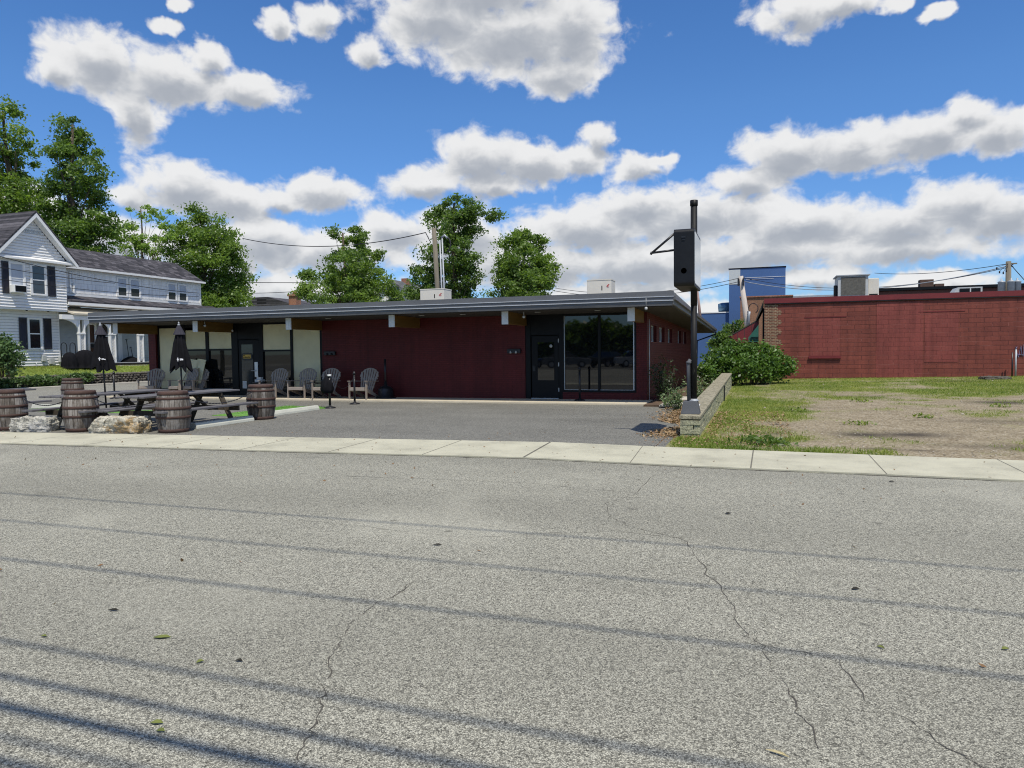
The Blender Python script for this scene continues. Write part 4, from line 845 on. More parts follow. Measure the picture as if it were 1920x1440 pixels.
for x, w, a, lab in ((-20.3, .36, .42, 'larger cream board leaning on the dark window behind the chairs'), (-19.85, .20, .42, 'narrow cream board leaning beside the larger one at the dark window')):
    t = thing('leaning_board', (x, FY-.3, .072), lab, 'board', 'cream boards leaning at the window')
    mt = Matrix.Translation((x, FY-.38, .5)) @ Matrix.Rotation(-.22, 4, 'X') @ Matrix.Rotation(.12, 4, 'Y')
    MB().box(-w, w, -.01, .01, .05, .95, mt).build('board', M['cream'], t)
    mb = MB(); s2 = -.014; mb.bar(mt @ Vector((-w*.1, -.03, .6)), mt @ Vector((w*1.0, -.12, -.28)), .03, .03).bar(mt @ Vector((-w*.1, -.03, .6)), mt @ Vector((-w*.6, -.12, -.28)), .03, .03); mb.build('prop_stick', M['raw_wood'], t)
    MB().box(x-w, x+w, FY-.55, FY-.2, .072, .30).build('box_base', M['black'], t)
# stanchions
def make_stanchion():
    t = thing('stanchion', (0, 0, 0), 'x', 'post', 'black barrier posts'); MB().lathe([(.0, 0), (.165, .0), (.165, .018), (.12, .04), (.04, .055), (.035, .09), (0, .09)], 24).build('base', M['black_metal'], t)
    MB().tube([(0, 0, .05), (0, 0, .92)], .032, 12).build('post', M['black_metal'], t); MB().lathe([(.045, .92), (.045, .97), (.03, .985), (.02, 1.0), (.022, 1.02), (0, 1.03)], 14).build('post_cap', M['black_metal'], t); return t
s0 = make_stanchion(); place(s0, (-11.72, 17.75, .006), 0, 'black barrier post draped with a black cloth near the end of the parking stop')
place(copy_tree(s0), (-11.85, 19.3, .006), 0, 'black barrier post standing in front of the rightmost chair at the walkway edge')
place(copy_tree(s0), (-5.14, 21.1, .072), 0, 'black barrier post on the walkway mirrored in the display window')
place(copy_tree(s0), (-22.5, 20.1, .006), 0, 'black barrier post seen beyond the left umbrella by the side street')
MB().lathe([(.055, .0), (.055, .05), (0, .05)], 14, (-11.72, 17.75, .93)).build('white_belt_clip', M['white_trim']); tag(bpy.data.objects['white_belt_clip'], 'white belt clip round the head of the draped barrier post', 'clip')
mb = MB(); n = 20; prof = [(.05, .95), (.10, .85), (.15, .70), (.17, .55), (.12, .44)]
mb.lathe(prof, 28, (-11.80, 17.76, .0), True, lambda a, i, z: 1+.25*math.sin(a*5+i)*min(1, i/2.)); tag(mb.build('black_cloth', M['fabric']), 'black cloth hanging in folds from the barrier post', 'cloth')
P0 = Vector((-8.0, 0, 0))
t = thing('umbrella_stand', (-11.82, 21.2, .072), 'black umbrella stand with a bare pole against the dark brick wall', 'umbrella stand')
MB().lathe([(.0, 0), (.33, 0), (.33, .03), (.25, .05), (.25, .30), (.17, .38), (.06, .42), (.045, .55), (0, .55)], 24, (-11.82, 21.2, .072)).build('base', M['black_metal'], t); MB().tube([(-11.82, 21.2, .5), (-11.82, 21.2, 1.38)], .035, 10).build('pole', M['black_metal'], t)
# chains between the barrels
chain('chain', (-15.18, 11.19, .70), (-13.92, 11.30, .70), .16, 'black chain hanging between the leftmost barrel and the next barrel', group='chains between barrels')
chain('chain', (-13.28, 11.34, .70), (-11.76, 11.62, .70), .18, 'black chain hanging between the barrels behind the ochre stained block', group='chains between barrels')
chain('chain', (-11.45, 11.95, .70), (-11.49, 14.15, .70), .2, 'black chain hanging between the dark barrel and the barrel at the second parking stop', group='chains between barrels')
chain('chain', (-11.68, 17.75, .92), (-11.82, 19.3, .92), .38, 'thin dark chain sagging between two barrier posts', r=.006, group='chains between barrels')
# dead leaves and weeds in the bed by the pole
g = np.random.default_rng(12); n = 5200; X = -1.40-np.abs(g.normal(0, .42, n)); Y = np.where(g.random(n) < .75, g.uniform(15.6, 19.7, n), g.uniform(13.0, 16, n)); ok = (X > np.where(Y < 16.2, -1.85, -3.0)+.35*np.sin(Y*2.2)+(Y-13)*-.02) & (X < -1.40); X, Y = X[ok], Y[ok]
keep = g.random(len(X)) < np.clip((X+2.9)/1.2, .05, 1); X, Y = X[keep], Y[keep]
tag(quads_mesh('leaf_litter', leaf_quads(np.stack([X, Y, .018+.03*g.random(len(X))], 1), .032, 1.6, .6, g), g.random(len(X)), M['litter']), 'brown dead leaves drifted against the block wall at the foot of the sign pole', 'leaf litter', kind='stuff')
n = 1500; X = g.uniform(-1.9, .3, n); Y = g.uniform(11.75, 18, n); X = np.where(Y > 13.1, np.abs(X)*.8-.95, X)
tag(quads_mesh('scattered_leaves', leaf_quads(np.stack([X, Y, .05+zlot(X, Y)], 1), .024, 1.6, .6, g), g.random(n), M['litter']), 'dry leaves caught in the grass along the block wall', 'leaf litter', kind='stuff')
def weed(x, y, h, n, label, mat='weed', sp=.25, seed=1, size=.05, name='weed_clump'):
    g = np.random.default_rng(seed); t = thing(name, (x, y, .05), label, 'plant'); P = []; mb = MB()
    for k in range(max(5, n//22)):
        a = g.uniform(0, 6.28); r = sp*math.sqrt(g.random()); tip = Vector((x+r*math.cos(a)*1.6, y+r*math.sin(a)*1.6, .05+h*g.uniform(.5, 1.05))); b = Vector((x+r*.5*math.cos(a), y+r*.5*math.sin(a), .04)); mb.tube([b, b.lerp(tip, .5)+Vector((0, 0, .05)), tip], [.006, .005, .002], 4)
        for j in range(22): q = g.random(); P.append(b.lerp(tip, .12+.88*q)+Vector(g.normal(0, .045, 3)))
    quads_mesh('leaves', leaf_quads(np.array([list(p) for p in P]), size, .5, .35, g), g.random(len(P)), M[mat], t); mb.build('stem', M['bark'], t); return t
weed(-1.95, 19.0, .62, 300, 'pale green weed clump left of the sign pole base', seed=1); weed(-2.35, 19.6, .42, 220, 'low pale weeds at the corner of the planting bed', seed=2); weed(-1.75, 21.4, .7, 280, 'green weeds growing beside the wall behind the sign pole', seed=3)
weed(-1.7, 23.6, .6, 260, 'weeds in the narrow bed farther along the block wall', seed=4); weed(-1.65, 26.2, .6, 260, 'tall weeds at the far end of the block wall bed', seed=14)
weed(-2.75, 21.6, 1.35, 620, 'dark upright shrub against the red side wall corner', 'leaf_shrub', .26, 5, .055, 'dark_shrub'); weed(-2.6, 22.6, 1.0, 420, 'dark shrub behind the first one along the side wall', 'leaf_shrub', .28, 6, .05, 'dark_shrub')
t = thing('weed_clump', (.08, 12.45, .02), 'low dark weed rosette in the grass by the sidewalk', 'plant'); P = g.normal(0, 1, (160, 3))*np.array([.22, .16, .04])+np.array([.08, 12.45, .08]); quads_mesh('leaves', leaf_quads(P, .06, .8, .4, g), g.random(160)*.4, M['leaf'], t)
for (x, y, w, lab) in ((-2.3, 19.75, .28, 'small pale concrete edging slab at the front of the planting bed'), (-2.1, 22.2, .25, 'middle concrete edging slab beside the weeds of the planting bed'), (-1.95, 25.0, .3, 'far concrete edging slab in the planting bed')):
    tag(MB().box(x-w, x+w, y-.1, y+1.2, .03, .085).build('bed_edging', M['curb'], bevel=.02), lab, 'edging', 'edging slabs in the bed')
# fallen leaves and specks on the road
def leaf_on(px, py, L, w, col, label, name='fallen_leaf', a=0.):
    p = gz(px, py); mb = MB(); c, s = math.cos(a), math.sin(a)
    pts = [(-L, 0, .004), (-.3*L, w, .012), (.4*L, w*.8, .014), (L, 0, .005), (.4*L, -w*.8, .010), (-.3*L, -w, .008)]
    mb.quad([(p.x+c*u-s*v, p.y+s*u+c*v, z+.003) for u, v, z in pts])
    o = mb.build(name, M[col]); o2 = o.modifiers.new('solid', 'SOLIDIFY'); o2.thickness = .001
    return tag(o, label, 'leaf', 'fallen leaves on the road')
M['leaf_fresh'] = simple('fresh_fallen_leaf', (.14, .16, .035), .6, .2, 30); M['leaf_black'] = simple('dark_fallen_leaf', (.02, .018, .012), .8, .2, 30); M['straw'] = simple('straw_leaf', (.42, .36, .2), .7, .2, 30)
for px, py, L, w, col, lab, a in ((304, 1197, .055, .017, 'leaf_fresh', 'largest green fallen leaf on the left of the road', .3), (212, 1146, .04, .01, 'leaf_black', 'thin dark fallen leaf left of the largest green leaf', .2), (82, 1195, .022, .008, 'leaf_fresh', 'small green leaf farthest left on the road', .1), (375, 1243, .02, .012, 'leaf_fresh', 'small green leaf beside the dark leaf on the road', .9),
        (448, 1241, .022, .009, 'leaf_black', 'small dark leaf right of the small green leaf', .1), (294, 1358, .032, .013, 'leaf_fresh', 'green leaf just above the thick wire shadow', .2), (301, 1373, .022, .011, 'leaf_fresh', 'green leaf lying in the thick wire shadow', .1), (1458, 1416, .05, .006, 'straw', 'straw coloured blade at the bottom edge of the road', -.35),
        (1885, 1219, .022, .012, 'leaf_fresh', 'green leaf near the right edge of the road', .4), (1651, 1216, .022, .008, 'leaf_fresh', 'small green leaf on the right half of the road', -.5), (1604, 1106, .03, .012, 'leaf_black', 'dark curled leaf on the right half of the road', .4), (1672, 904, .035, .02, 'leaf_black', 'dark clump close to the sidewalk on the right', .4), (1365, 964, .03, .02, 'leaf_black', 'dark speck in the middle distance of the road', .2), (820, 1023, .04, .012, 'leaf_black', 'dark sliver above the long road crack', .3)):
    leaf_on(px, py, L, w, col, lab, a=a)
g = np.random.default_rng(44); n = 420; X = g.uniform(-14, 7, n); Y = np.where(g.random(n) < .6, g.uniform(7.5, 13.5, n), g.uniform(3, 20, n)); X = np.where(Y > 11.5, np.clip(X, -14, -1.6), X)
zz = np.where((Y > np.interp(X, [p[0] for p in NEAR], [p[1] for p in NEAR])) & (Y < np.interp(X, [p[0] for p in FAR], [p[1] for p in FAR])), .03, .012)
tag(quads_mesh('road_debris', leaf_quads(np.stack([X, Y, zz], 1), .020, 1.8, .5, g), g.random(n)*.25, M['litter']), 'tiny dry leaf specks scattered over road and sidewalk', 'debris', kind='stuff')

# ================================================================== WHITE HOUSE ACROSS THE SIDE STREET
H = thing('white_house', (-38, 31, 1), 'white clapboard house with front gable, black shutters and dark shingle roofs', 'house')
def siding(name, X, y0, y1, z0, z1, parent, pitch=.15, clip=None, mat='siding', holes=()):
    """lapped boards on a wall facing +X; clip(z)->(ya,yb); holes = list of (ya,yb,za,zb)"""
    mb = MB(); z = z0
    while z < z1-.005:
        zt = min(z+pitch, z1); zm = (z+zt)/2; ya, yb = clip(zm) if clip else (y0, y1)
        segs = [(ya, yb)]
        for (ha, hb, za, zb) in holes:
            if za < zm < zb: segs = [s for (a, b) in segs for s in ((a, min(b, ha)), (max(a, hb), b)) if s[1]-s[0] > .01]
        for (a, b) in segs:
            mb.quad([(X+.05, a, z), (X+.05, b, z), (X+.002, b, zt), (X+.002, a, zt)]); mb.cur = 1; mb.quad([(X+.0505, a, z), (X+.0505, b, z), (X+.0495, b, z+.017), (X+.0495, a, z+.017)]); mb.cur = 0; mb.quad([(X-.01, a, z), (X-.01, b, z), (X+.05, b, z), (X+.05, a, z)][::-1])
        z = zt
    return mb.build(name, [M[mat], M['siding_lap_shadow']], parent, recalc=False)
def sash(X, y0, y1, z0, z1, parent, upper='curtain', lower='glass2', grid=False):
    w = MB(); f = .09
    w.box(X+.0, X+.085, y0-f, y0, z0-f, z1+f).box(X+.0, X+.085, y1, y1+f, z0-f, z1+f).box(X, X+.085, y0, y1, z1, z1+f).box(X, X+.10, y0-.0, y1+.0, z0-f, z0)
    zm = (z0+z1)/2; w.box(X+.02, X+.065, y0, y1, zm-.03, zm+.03).box(X+.015, X+.065, y0, y0+.04, z0, zm-.03).box(X+.015, X+.065, y1-.04, y1, z0, zm-.03).box(X+.02, X+.06, y0, y0+.04, zm+.03, z1).box(X+.02, X+.06, y1-.04, y1, zm+.03, z1)
    if grid: w.box(X+.03, X+.05, (y0+y1)/2-.012, (y0+y1)/2+.012, zm+.03, z1)
    o = w.build('window', M['white_trim'], parent)
    MB().box(X+.045, X+.054, y0+.04, y1-.04, zm+.03, z1).build('pane', M[upper], o); MB().box(X+.045, X+.052, y0+.04, y1-.04, z0, zm-.03).build('pane', M[lower], o); return o
def shutter(X, y0, y1, z0, z1, parent):
    mb = MB(); mb.box(X+.045, X+.070, y0, y0+.05, z0, z1).box(X+.045, X+.070, y1-.05, y1, z0, z1).box(X+.045, X+.070, y0+.05, y1-.05, z0, z0+.06).box(X+.045, X+.070, y0+.05, y1-.05, z1-.06, z1); z = z0+.06
    while z < z1-.09: mb.quad([(X+.070, y0+.05, z), (X+.070, y1-.05, z), (X+.050, y1-.05, z+.045), (X+.050, y0+.05, z+.045)]); z += .045
    mb.quad([(X+.048, y0+.05, z0+.06), (X+.048, y1-.05, z0+.06), (X+.048, y1-.05, z1-.06), (X+.048, y0+.05, z1-.06)]); return mb.build('shutter', M['shutter'], parent, recalc=False)
M['shutter'] = simple('black_shutter_paint', (.022, .020, .024), .35, .15, 5, spec=.6)
X2, X1 = -36.0, -36.6; RY, RZ = 27.44, 9.12; EYE_Z = 6.62; sl_ = (RZ-EYE_Z)/(29.78-RY)
# second storey, gable, first storey
MB().box(-46, X2-.012, 24.2, 29.28, 4.1, 6.6).build('upper_body', M['siding'], H); MB().box(-46, X1-.012, 23.0, 29.28, .6, 4.08).build('lower_body', M['siding'], H)
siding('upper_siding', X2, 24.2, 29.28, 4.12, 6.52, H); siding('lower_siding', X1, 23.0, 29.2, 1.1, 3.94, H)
gy_ = lambda z: (RY-(RZ-.32-z)/sl_, RY+(RZ-.32-z)/sl_)
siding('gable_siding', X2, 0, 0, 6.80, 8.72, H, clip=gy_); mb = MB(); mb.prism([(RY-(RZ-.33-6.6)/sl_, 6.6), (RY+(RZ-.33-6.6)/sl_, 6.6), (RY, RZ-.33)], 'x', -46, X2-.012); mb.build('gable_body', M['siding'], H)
mb = MB()
for k in range(4): y = 26.80+k*.30; mb.box(X2+.024, X2+.045, y, y+.10, 8.02, 8.22).box(X2+.024, X2+.045, y+.13, y+.23, 8.02, 8.22)
mb.build('gable_vent', M['bluegrey'], H)
mb = MB(); mb.box(X2-.01, X2+.03, 29.20, 29.31, 4.1, 6.6).box(X1-.01, X1+.03, 29.14, 29.26, 1.05, 3.95); mb.build('corner_board', M['white_trim'], H)
mb = MB(); mb.prism([(X2-.05, 6.82), (X2+.34, 6.66), (X2+.34, 6.56), (X2-.05, 6.56)], 'y', 24.2, 29.72); mb.build('pent_eave', M['white_trim'], H)
mb = MB(); mb.box(X1+.02, X2+.02, 23.5, 29.30, 4.02, 4.10); ov = mb.build('overhang_soffit', M['white_trim'], H)
mb = MB()
for y in (25.6, 27.2, 28.4): mb.lathe([(0, -.05), (.05, -.04), (.05, 0)], 8, (X2-.25, y, 4.02))
mb.build('soffit_lamp', M['black_metal'], ov)
mb = MB(); mb.box(-46, X1+.05, 23.0, 29.15, .3, 1.05); mb.build('foundation', M['found'], H)
oh = .42
for s in (1, -1):
    ye = RY+s*2.36; mb = MB(); mb.prism([(RY, RZ+.06), (ye+s*.02, EYE_Z+.04), (ye, EYE_Z-.06), (RY, RZ-.05)], 'x', -46, X2+oh); mb.build('roof', M['shingle'], H)
    mb = MB(); mb.prism([(RY, RZ-.056), (ye, EYE_Z-.066), (ye-s*.12, EYE_Z-.16), (RY, RZ-.28)], 'x', X2+oh-.05, X2+oh-.006); mb.build('bargeboard', M['white_trim'], H)
    mb = MB(); mb.prism([(RY, RZ-.285), (ye-s*.13, EYE_Z-.0), (ye-s*.2, EYE_Z-.03), (RY, RZ-.325)], 'x', X2+.03, X2+oh-.052); mb.build('rake_soffit', M['white_trim'], H)
for a, b in ((17, 44), (57, 84)):
    p, q = onx(a, 494, X2), onx(b, 552, X2); sash(X2+.01, p.y, q.y, 4.90, 6.33, H, 'curtain' if a < 30 else 'glass3', 'curtain' if a < 30 else 'glass3')
for a, b in ((2, 15.5), (88, 102)): shutter(X2+.01, onx(a, 520, X2).y, onx(b, 520, X2).y, 4.80, 6.42, H)
p, q = onx(52, 600, X1), onx(76, 652, X1); sash(X1+.01, p.y, q.y, 2.05, 3.56, H, 'glass2', 'glass2', True)
for a, b in ((34.5, 49), (80.5, 95)): shutter(X1+.01, onx(a, 620, X1).y, onx(b, 620, X1).y, 1.98, 3.64, H)
a = onx(24, 545, X2+.3); t = thing('window_air_conditioner', (X2+.2, a.y+.32, 4.86), 'small white air conditioner hanging out of the upstairs left window', 'air conditioner'); MB().box(X2+.02, X2+.42, a.y, a.y+.66, 4.86, 5.24).build('case', M['white_trim'], t, bevel=.015)
MB().box(X2+.422, X2+.43, a.y+.05, a.y+.62, 4.90, 5.20).build('grille', M['black'], t)
for i, (a, b, zt, lab) in enumerate(((76, 84, 1.66, 'round electric meter box'), (90, 99, 1.5, 'square meter box'), (108, 115, 1.6, 'beige utility box at the corner'))):
    y0, y1 = onx(a, 675, X1).y, onx(b, 675, X1).y; t = thing('meter_box', (X1+.1, (y0+y1)/2, zt-.3), lab+' low on the white house wall', 'meter box', 'utility boxes on the house wall')
    MB().box(X1+.025, X1+.16, y0, y1, zt-.34, zt).build('case', M['offwhite'], t, bevel=.02)
    if i < 2: MB().tube([(X1+.08, (y0+y1)/2, zt-.34), (X1+.08, (y0+y1)/2, 1.0)], .025, 8).build('conduit', M['galv'], t)
mb = MB(); y = onx(66, 685, X1).y; mb.tube([(X1+.1, y, .9), (X1+.1, y, 1.25), (X1+.02, y, 1.25)], .03, 8); tag(mb.build('gas_pipe', M['galv']), 'bent metal pipe at the foot of the white house wall', 'pipe')
# wing
XW = -37.0; WY0, WY1 = 29.28, 40.35
MB().box(-42, XW-.012, WY0, WY1, 4.9, 6.72).build('wing_body', M['siding'], H)
wins = [(131.5, 135.5, 'glass2'), (219.5, 236, 'glass3'), (243, 260, 'glass3'), (313.5, 328, 'glass3'), (334, 348, 'glass3')]
MB().box(XW, XW+.02, WY0, WY1, 5.2, 6.62).build('wing_siding', M['shingle_white'], H)
for a, b, gl in wins:
    p, q = onx(a, 540, XW), onx(b, 540, XW); sash(XW+.015, p.y, q.y, 5.27, 6.28, H, 'curtain', gl)
mb = MB(); mb.box(XW+.02, XW+.06, WY0, WY1+.05, 6.42, 6.66).box(XW+.02, XW+.06, WY1-.08, WY1+.05, 5.0, 6.42).box(XW+.02, XW+.07, WY0, WY1, 5.02, 5.14); mb.build('wing_trim', M['white_trim'], H)
mb = MB(); mb.prism([(XW+.32, 6.62), (-39.2, 8.08), (-41.6, 6.62)], 'y', WY0-.0, WY1+.2); mb.build('wing_roof', M['shingle'], H)
MB().box(XW+.30, XW+.36, WY0, WY1+.2, 6.54, 6.66).build('wing_gutter', M['white_trim'], H)
mb = MB(); mb.prism([(XW+.03, 5.02), (XW+1.15, 4.66), (XW+1.15, 4.58), (XW+.03, 4.90)], 'y', WY0+.02, 41.5); mb.build('shed_roof', M['shingle'], H)
mb = MB(); mb.box(XW+1.10, XW+1.17, WY0+.02, 41.5, 4.42, 4.575).box(XW+.03, XW+1.10, WY0+.02, 41.5, 4.40, 4.46); mb.build('shed_eave', M['white_trim'], H)
MB().box(-42, XW, WY0, 41.3, .4, 4.39).build('wing_lower_body', M['siding'], H)
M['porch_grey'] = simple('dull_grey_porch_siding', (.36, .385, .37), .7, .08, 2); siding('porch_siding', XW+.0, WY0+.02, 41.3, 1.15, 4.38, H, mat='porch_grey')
# porch
XP = -35.75; mb = MB(); mb.prism([(XW+.05, 4.36), (XP+.25, 3.95), (XP+.25, 3.86), (XW+.05, 4.27)], 'y', WY0+.04, 35.2); mb.build('porch_roof', M['tan_roof'], H)
mb = MB(); mb.box(XP-.08, XP+.12, WY0-.6, 35.1, 3.60, 3.855)
mb.build('porch_beam', M['white_trim'], H)
MB().box(XW, XP+.2, WY0+.05, 35.1, .85, 1.15).build('porch_floor', M['found'], H); MB().box(XW+.05, XP+.26, WY0+.05, 35.1, 1.152, 1.19).build('porch_deck', M['offwhite'], H)
def column(y):
    mb = MB(); mb.box(XP-.06, XP+.10, y-.19, y-.13, 1.19, 3.60).box(XP-.06, XP+.10, y+.13, y+.19, 1.19, 3.60).box(XP-.08, XP+.12, y-.21, y+.21, 2.80, 2.88)
    c = mb.build('porch_column', M['white_trim'], H); mb = MB()
    z = 1.2
    while z < 2.78: mb.bar((XP+.03, y-.13, z), (XP+.03, y+.13, z+.26), .012, .035, (1, 0, 0)).bar((XP+.016, y+.13, z), (XP+.016, y-.13, z+.26), .012, .035, (1, 0, 0)); z += .085
    mb.build('lattice', M['white_trim'], c)
    for s in (-1, 1):
        P = [(y+s*.19, 3.60), (y+s*1.05, 3.60)]+[(y+s*(1.05-.86*math.sin(R(t_))), 2.95+.62*math.cos(R(t_))) for t_ in range(10, 91, 10)]
        mb = MB(); mb.prism(P, 'x', XP-.02, XP+.06); mb.build('arch_bracket', M['white_trim'], c)
for px in (153, 210.5, 263): column(onx(px, 650, XP).y)
dy = onx(172, 650, XW).y
for a, b, z0, z1, nm in ((onx(166, 650, XW).y, onx(177, 650, XW).y, 1.25, 3.4, 'dark'), (onx(190, 650, XW).y, onx(202, 650, XW).y, 2.0, 3.5, 'win')):
    sash(XW+.03, a, b, z0, z1, H, 'glass2', 'glass2')
MB().box(XW+.03, XW+.07, onx(220, 650, XW).y, onx(228, 650, XW).y, 1.2, 3.5).build('porch_door', M['bluegrey'], H)
mb = MB()
for k in range(3): mb.box(XP+.2+.28*k, XP+.2+.28*(k+1)+(.02), onx(226, 684, XP+.5).y, onx(277, 684, XP+.5).y, .55, 1.15-.16*(k+1)+.02)
mb.build('porch_steps', M['curb'], H, bevel=.01)
# porch clutter
def cover(px, py, w, d, h, label, seed):
    p = onx(px, py, -35.2); mb = MB(); g = random.Random(seed); prof = [(1.08, 0), (1.0, .06), (.99, .2), (.95, .42), (.86, .65), (.70, .84), (.46, .96), (.2, 1.01), (0, 1.02)]
    n = 56; z0 = .93
    for i, (r, z) in enumerate(prof):
        for k in range(n): a = 2*math.pi*k/n; f = 1+.09*math.sin(a*11+seed)*(1-z*.8)+.05*math.sin(a*17+seed*2)*(1-z*.8); sq = 1/max(abs(math.cos(a))**1.0+abs(math.sin(a))**1.0, 1)**.35; mb.v.append(Vector((p.x+d*r*f*math.cos(a)*sq, p.y+w*r*f*math.sin(a)*sq, z0+h*z)))
    for i in range(len(prof)-1):
        for k in range(n): mb.f.append((i*n+k, i*n+(k+1) % n, (i+1)*n+(k+1) % n, (i+1)*n+k)); mb.mi.append(0); mb.sm.append(True)
    return tag(mb.build('grill_cover', M['fabric']), label, 'cover', 'black covers in front of the porch')
cover(160, 680, .80, .42, .98, 'large black draped cover bulging in front of the porch', 2); cover(131, 680, .46, .40, .86, 'smaller black cover at the corner of the white house', 5)
for px, lab in ((136, 'black loop handle rising behind the smaller cover'), (119.5, 'dark hand truck handle at the house corner')):
    p = onx(px, 645, XP+.3); mb = MB(); pts = [Vector((p.x, p.y-.16, 1.3)), Vector((p.x, p.y-.17, 2.0))]+[Vector((p.x, p.y-.16*math.cos(R(k)), 2.15+.17*math.sin(R(k)))) for k in range(0, 181, 30)]+[Vector((p.x, p.y+.17, 2.1)), Vector((p.x, p.y+.16, 1.5))]
    mb.tube(pts, .022, 6); tag(mb.build('mower_handle', M['black_metal']), lab, 'handle', 'handles behind the covers')
for px, top, lab in ((242, 637, 'tall dark shovel leaning on the porch wall'), (249.5, 651, 'short dark shovel beside the tall one')):
    p = onx(px, 676, XW+.4); q = onx(px, top, XW+.25); t = thing('shovel', (p.x, p.y, 1.2), lab, 'shovel', 'shovels on the porch'); MB().tube([(p.x, p.y, 1.45), (q.x, p.y, q.z)], .02, 6).tube([(q.x, p.y-.08, q.z), (q.x, p.y+.08, q.z)], .022, 6).build('shaft', M['black_metal'], t)
    MB().prism([(p.y-.13, 1.20), (p.y+.13, 1.20), (p.y+.15, 1.45), (p.y-.15, 1.45)], 'x', p.x, p.x+.02).build('blade', M['black_metal'], t)
p = onx(245, 680, XW+.6); mb = MB(); mb.lathe([(.62, 0), (.5, .1), (.3, .25), (.1, .34), (0, .35)], 14, (p.x, p.y, 1.19), True, lambda a, i, z: 1+.12*math.sin(a*3)); tag(mb.build('tarp_heap', M['fabric']), 'low dark heap under the shovels on the porch', 'tarp')
p = onx(180, 640, XW+.5); MB().box(p.x, p.x+.3, p.y-.4, p.y+.35, 2.05, 2.32).build('mail_box', M['black_metal'], bevel=.03); tag(bpy.data.objects['mail_box'], 'dark box on the porch wall left of the ragged umbrella', 'mailbox')
# stone wall and ivy
W_ = thing('stone_wall', (-34.3, 30, 0), 'low dry wall of dark rounded stones along the side street', 'wall'); bm = bmesh.new(); gg = random.Random(6)
for r in range(5):
    y = 21.5+gg.random()*.2
    while y < 35.4:
        w = gg.uniform(.16, .34); z = .07+r*.122; m = Matrix.Translation((-34.22+gg.uniform(-.03, .03)-r*.02, y+w/2, z)) @ Matrix.Rotation(gg.uniform(-.3, .3), 4, 'X') @ Matrix.Diagonal((.16, w*.56, .075*gg.uniform(.8, 1.25), 1))
        bmesh.ops.create_icosphere(bm, subdivisions=2, radius=1, matrix=m); y += w
me = bpy.data.meshes.new('stones'); bm.to_mesh(me); bm.free(); me.materials.append(M['rubble']); me.polygons.foreach_set('use_smooth', [True]*len(me.polygons)); o = bpy.data.objects.new('stones', me); COL.objects.link(o); o.parent = W_; o.location = -ORG[W_.name]
MB().box(-34.45, -34.28, 21.5, 35.4, -.05, .60).build('wall_core', M['found'], W_)
mb = MB(); mb.box(-34.5, -34.1, 35.4, 35.75, -.05, .85); mb.build('stone_gatepost', M['rubble'], bevel=.05); tag(bpy.data.objects['stone_gatepost'], 'short dark stone post ending the rubble wall', 'post')
def foliage(name, blobs, label, cat, mat, n, ncl, sig, size, seed, up=.3, stem=True, part='leaves', shell=.55, kind=None):
    g = np.random.default_rng(seed); c = sum((Vector(b[0]) for b in blobs), Vector())/len(blobs); zb = min(b[0][2]-b[1] for b in blobs); t = thing(name, (c.x, c.y, max(zb, 0)), label, cat)
    P, tint, cl = crown_points(blobs, n, ncl, sig, g, shell); P[:, 2] = np.maximum(P[:, 2], max(zb, 0)+.02); quads_mesh(part, leaf_quads(P, size, up, .6, g), tint, M[mat], t)
    if stem:
        mb = MB()
        for i in g.choice(len(cl), min(26, len(cl)), replace=False): e = Vector(cl[i]); b = Vector((c.x+(e.x-c.x)*.55, c.y+(e.y-c.y)*.55, max(zb, 0))); mb.tube([b, b.lerp(e, .5)+Vector((0, 0, .08)), e], [.022, .014, .005], 5)
        mb.build('stems', M['bark'], t)
    return t
foliage('ivy_hedge', [((-34.15, 21.5+.55*k, .33+.04*math.sin(k*2.1)), .36) for k in range(14)], 'dark glossy ivy hedge spilling over the left part of the stone wall', 'hedge', 'leaf_ivy', 7000, 260, .09, .07, 31, .3, False)
foliage('garden_bush', pix_blobs([(8, 655, 20), (20, 670, 20), (-10, 665, 22), (10, 685, 22), (25, 690, 12), (-5, 640, 14), (-25, 680, 22)], 33.0, .3), 'rounded feathery bush at the left edge in front of the white house', 'bush', 'leaf_ivy', 4200, 160, .13, .075, 32)
# ================================================================== RED BLOCK BUILDING ON THE RIGHT
K = thing('red_block_building', (8, 36, 0), 'long red painted block building with bricked-up windows beside the gravel lot', 'building')
KX0, KX1, KY = .22, 46, 36.0
pan = [(2.22, 3.50, 1.20, 2.93), (6.92, 8.22, .9, 3.06)]
mb = MB(); mb.box(.78, KX1, KY, KY+.3, -.1, 3.66); mb.build('block_wall', M['brick_side'], K)
mb = MB(); e = .12
for k in range(49):
    z0 = -.06+k*.0765; w = (.56 if (k//3) % 2 else .74)+(.03 if k % 2 else 0); mb.box(KX0, KX0+w, KY-.006, KY+.25, z0, z0+.0765)
mb.build('bare_brick_corner', M['brick_bare'], K)
MB().box(5.0, 6.86, KY-.010, KY+.1, .1, 3.6).build('patched_strip', M['brick_patch'], K)
for i, (a, b, c, d) in enumerate(pan):
    mb = MB(); mb.box(a, b, KY-.012, KY+.1, c, d); o = mb.build('infill_panel', M['brick_patch'], K)
    mb = MB(); mb.box(a-.25, b+.25, KY-.016, KY, d+.05, d+.075); mb.build('lintel_line', M['red_trim'], o)
    if i == 0: MB().box(a-.06, b+.04, KY-.10, KY, c-.11, c-.005).build('sill', M['red_trim'], o)
mb = MB(); mb.box(KX0-.02, KX1, KY-.06, KY+.3, 3.70, 3.93); mb.build('parapet_trim', M['red_trim'], K); mb = MB(); mb.tube([(KX0, KY-.05, 3.665), (KX1, KY-.05, 3.665)], .022, 6); mb.build('roof_cable', M['wire'], K)
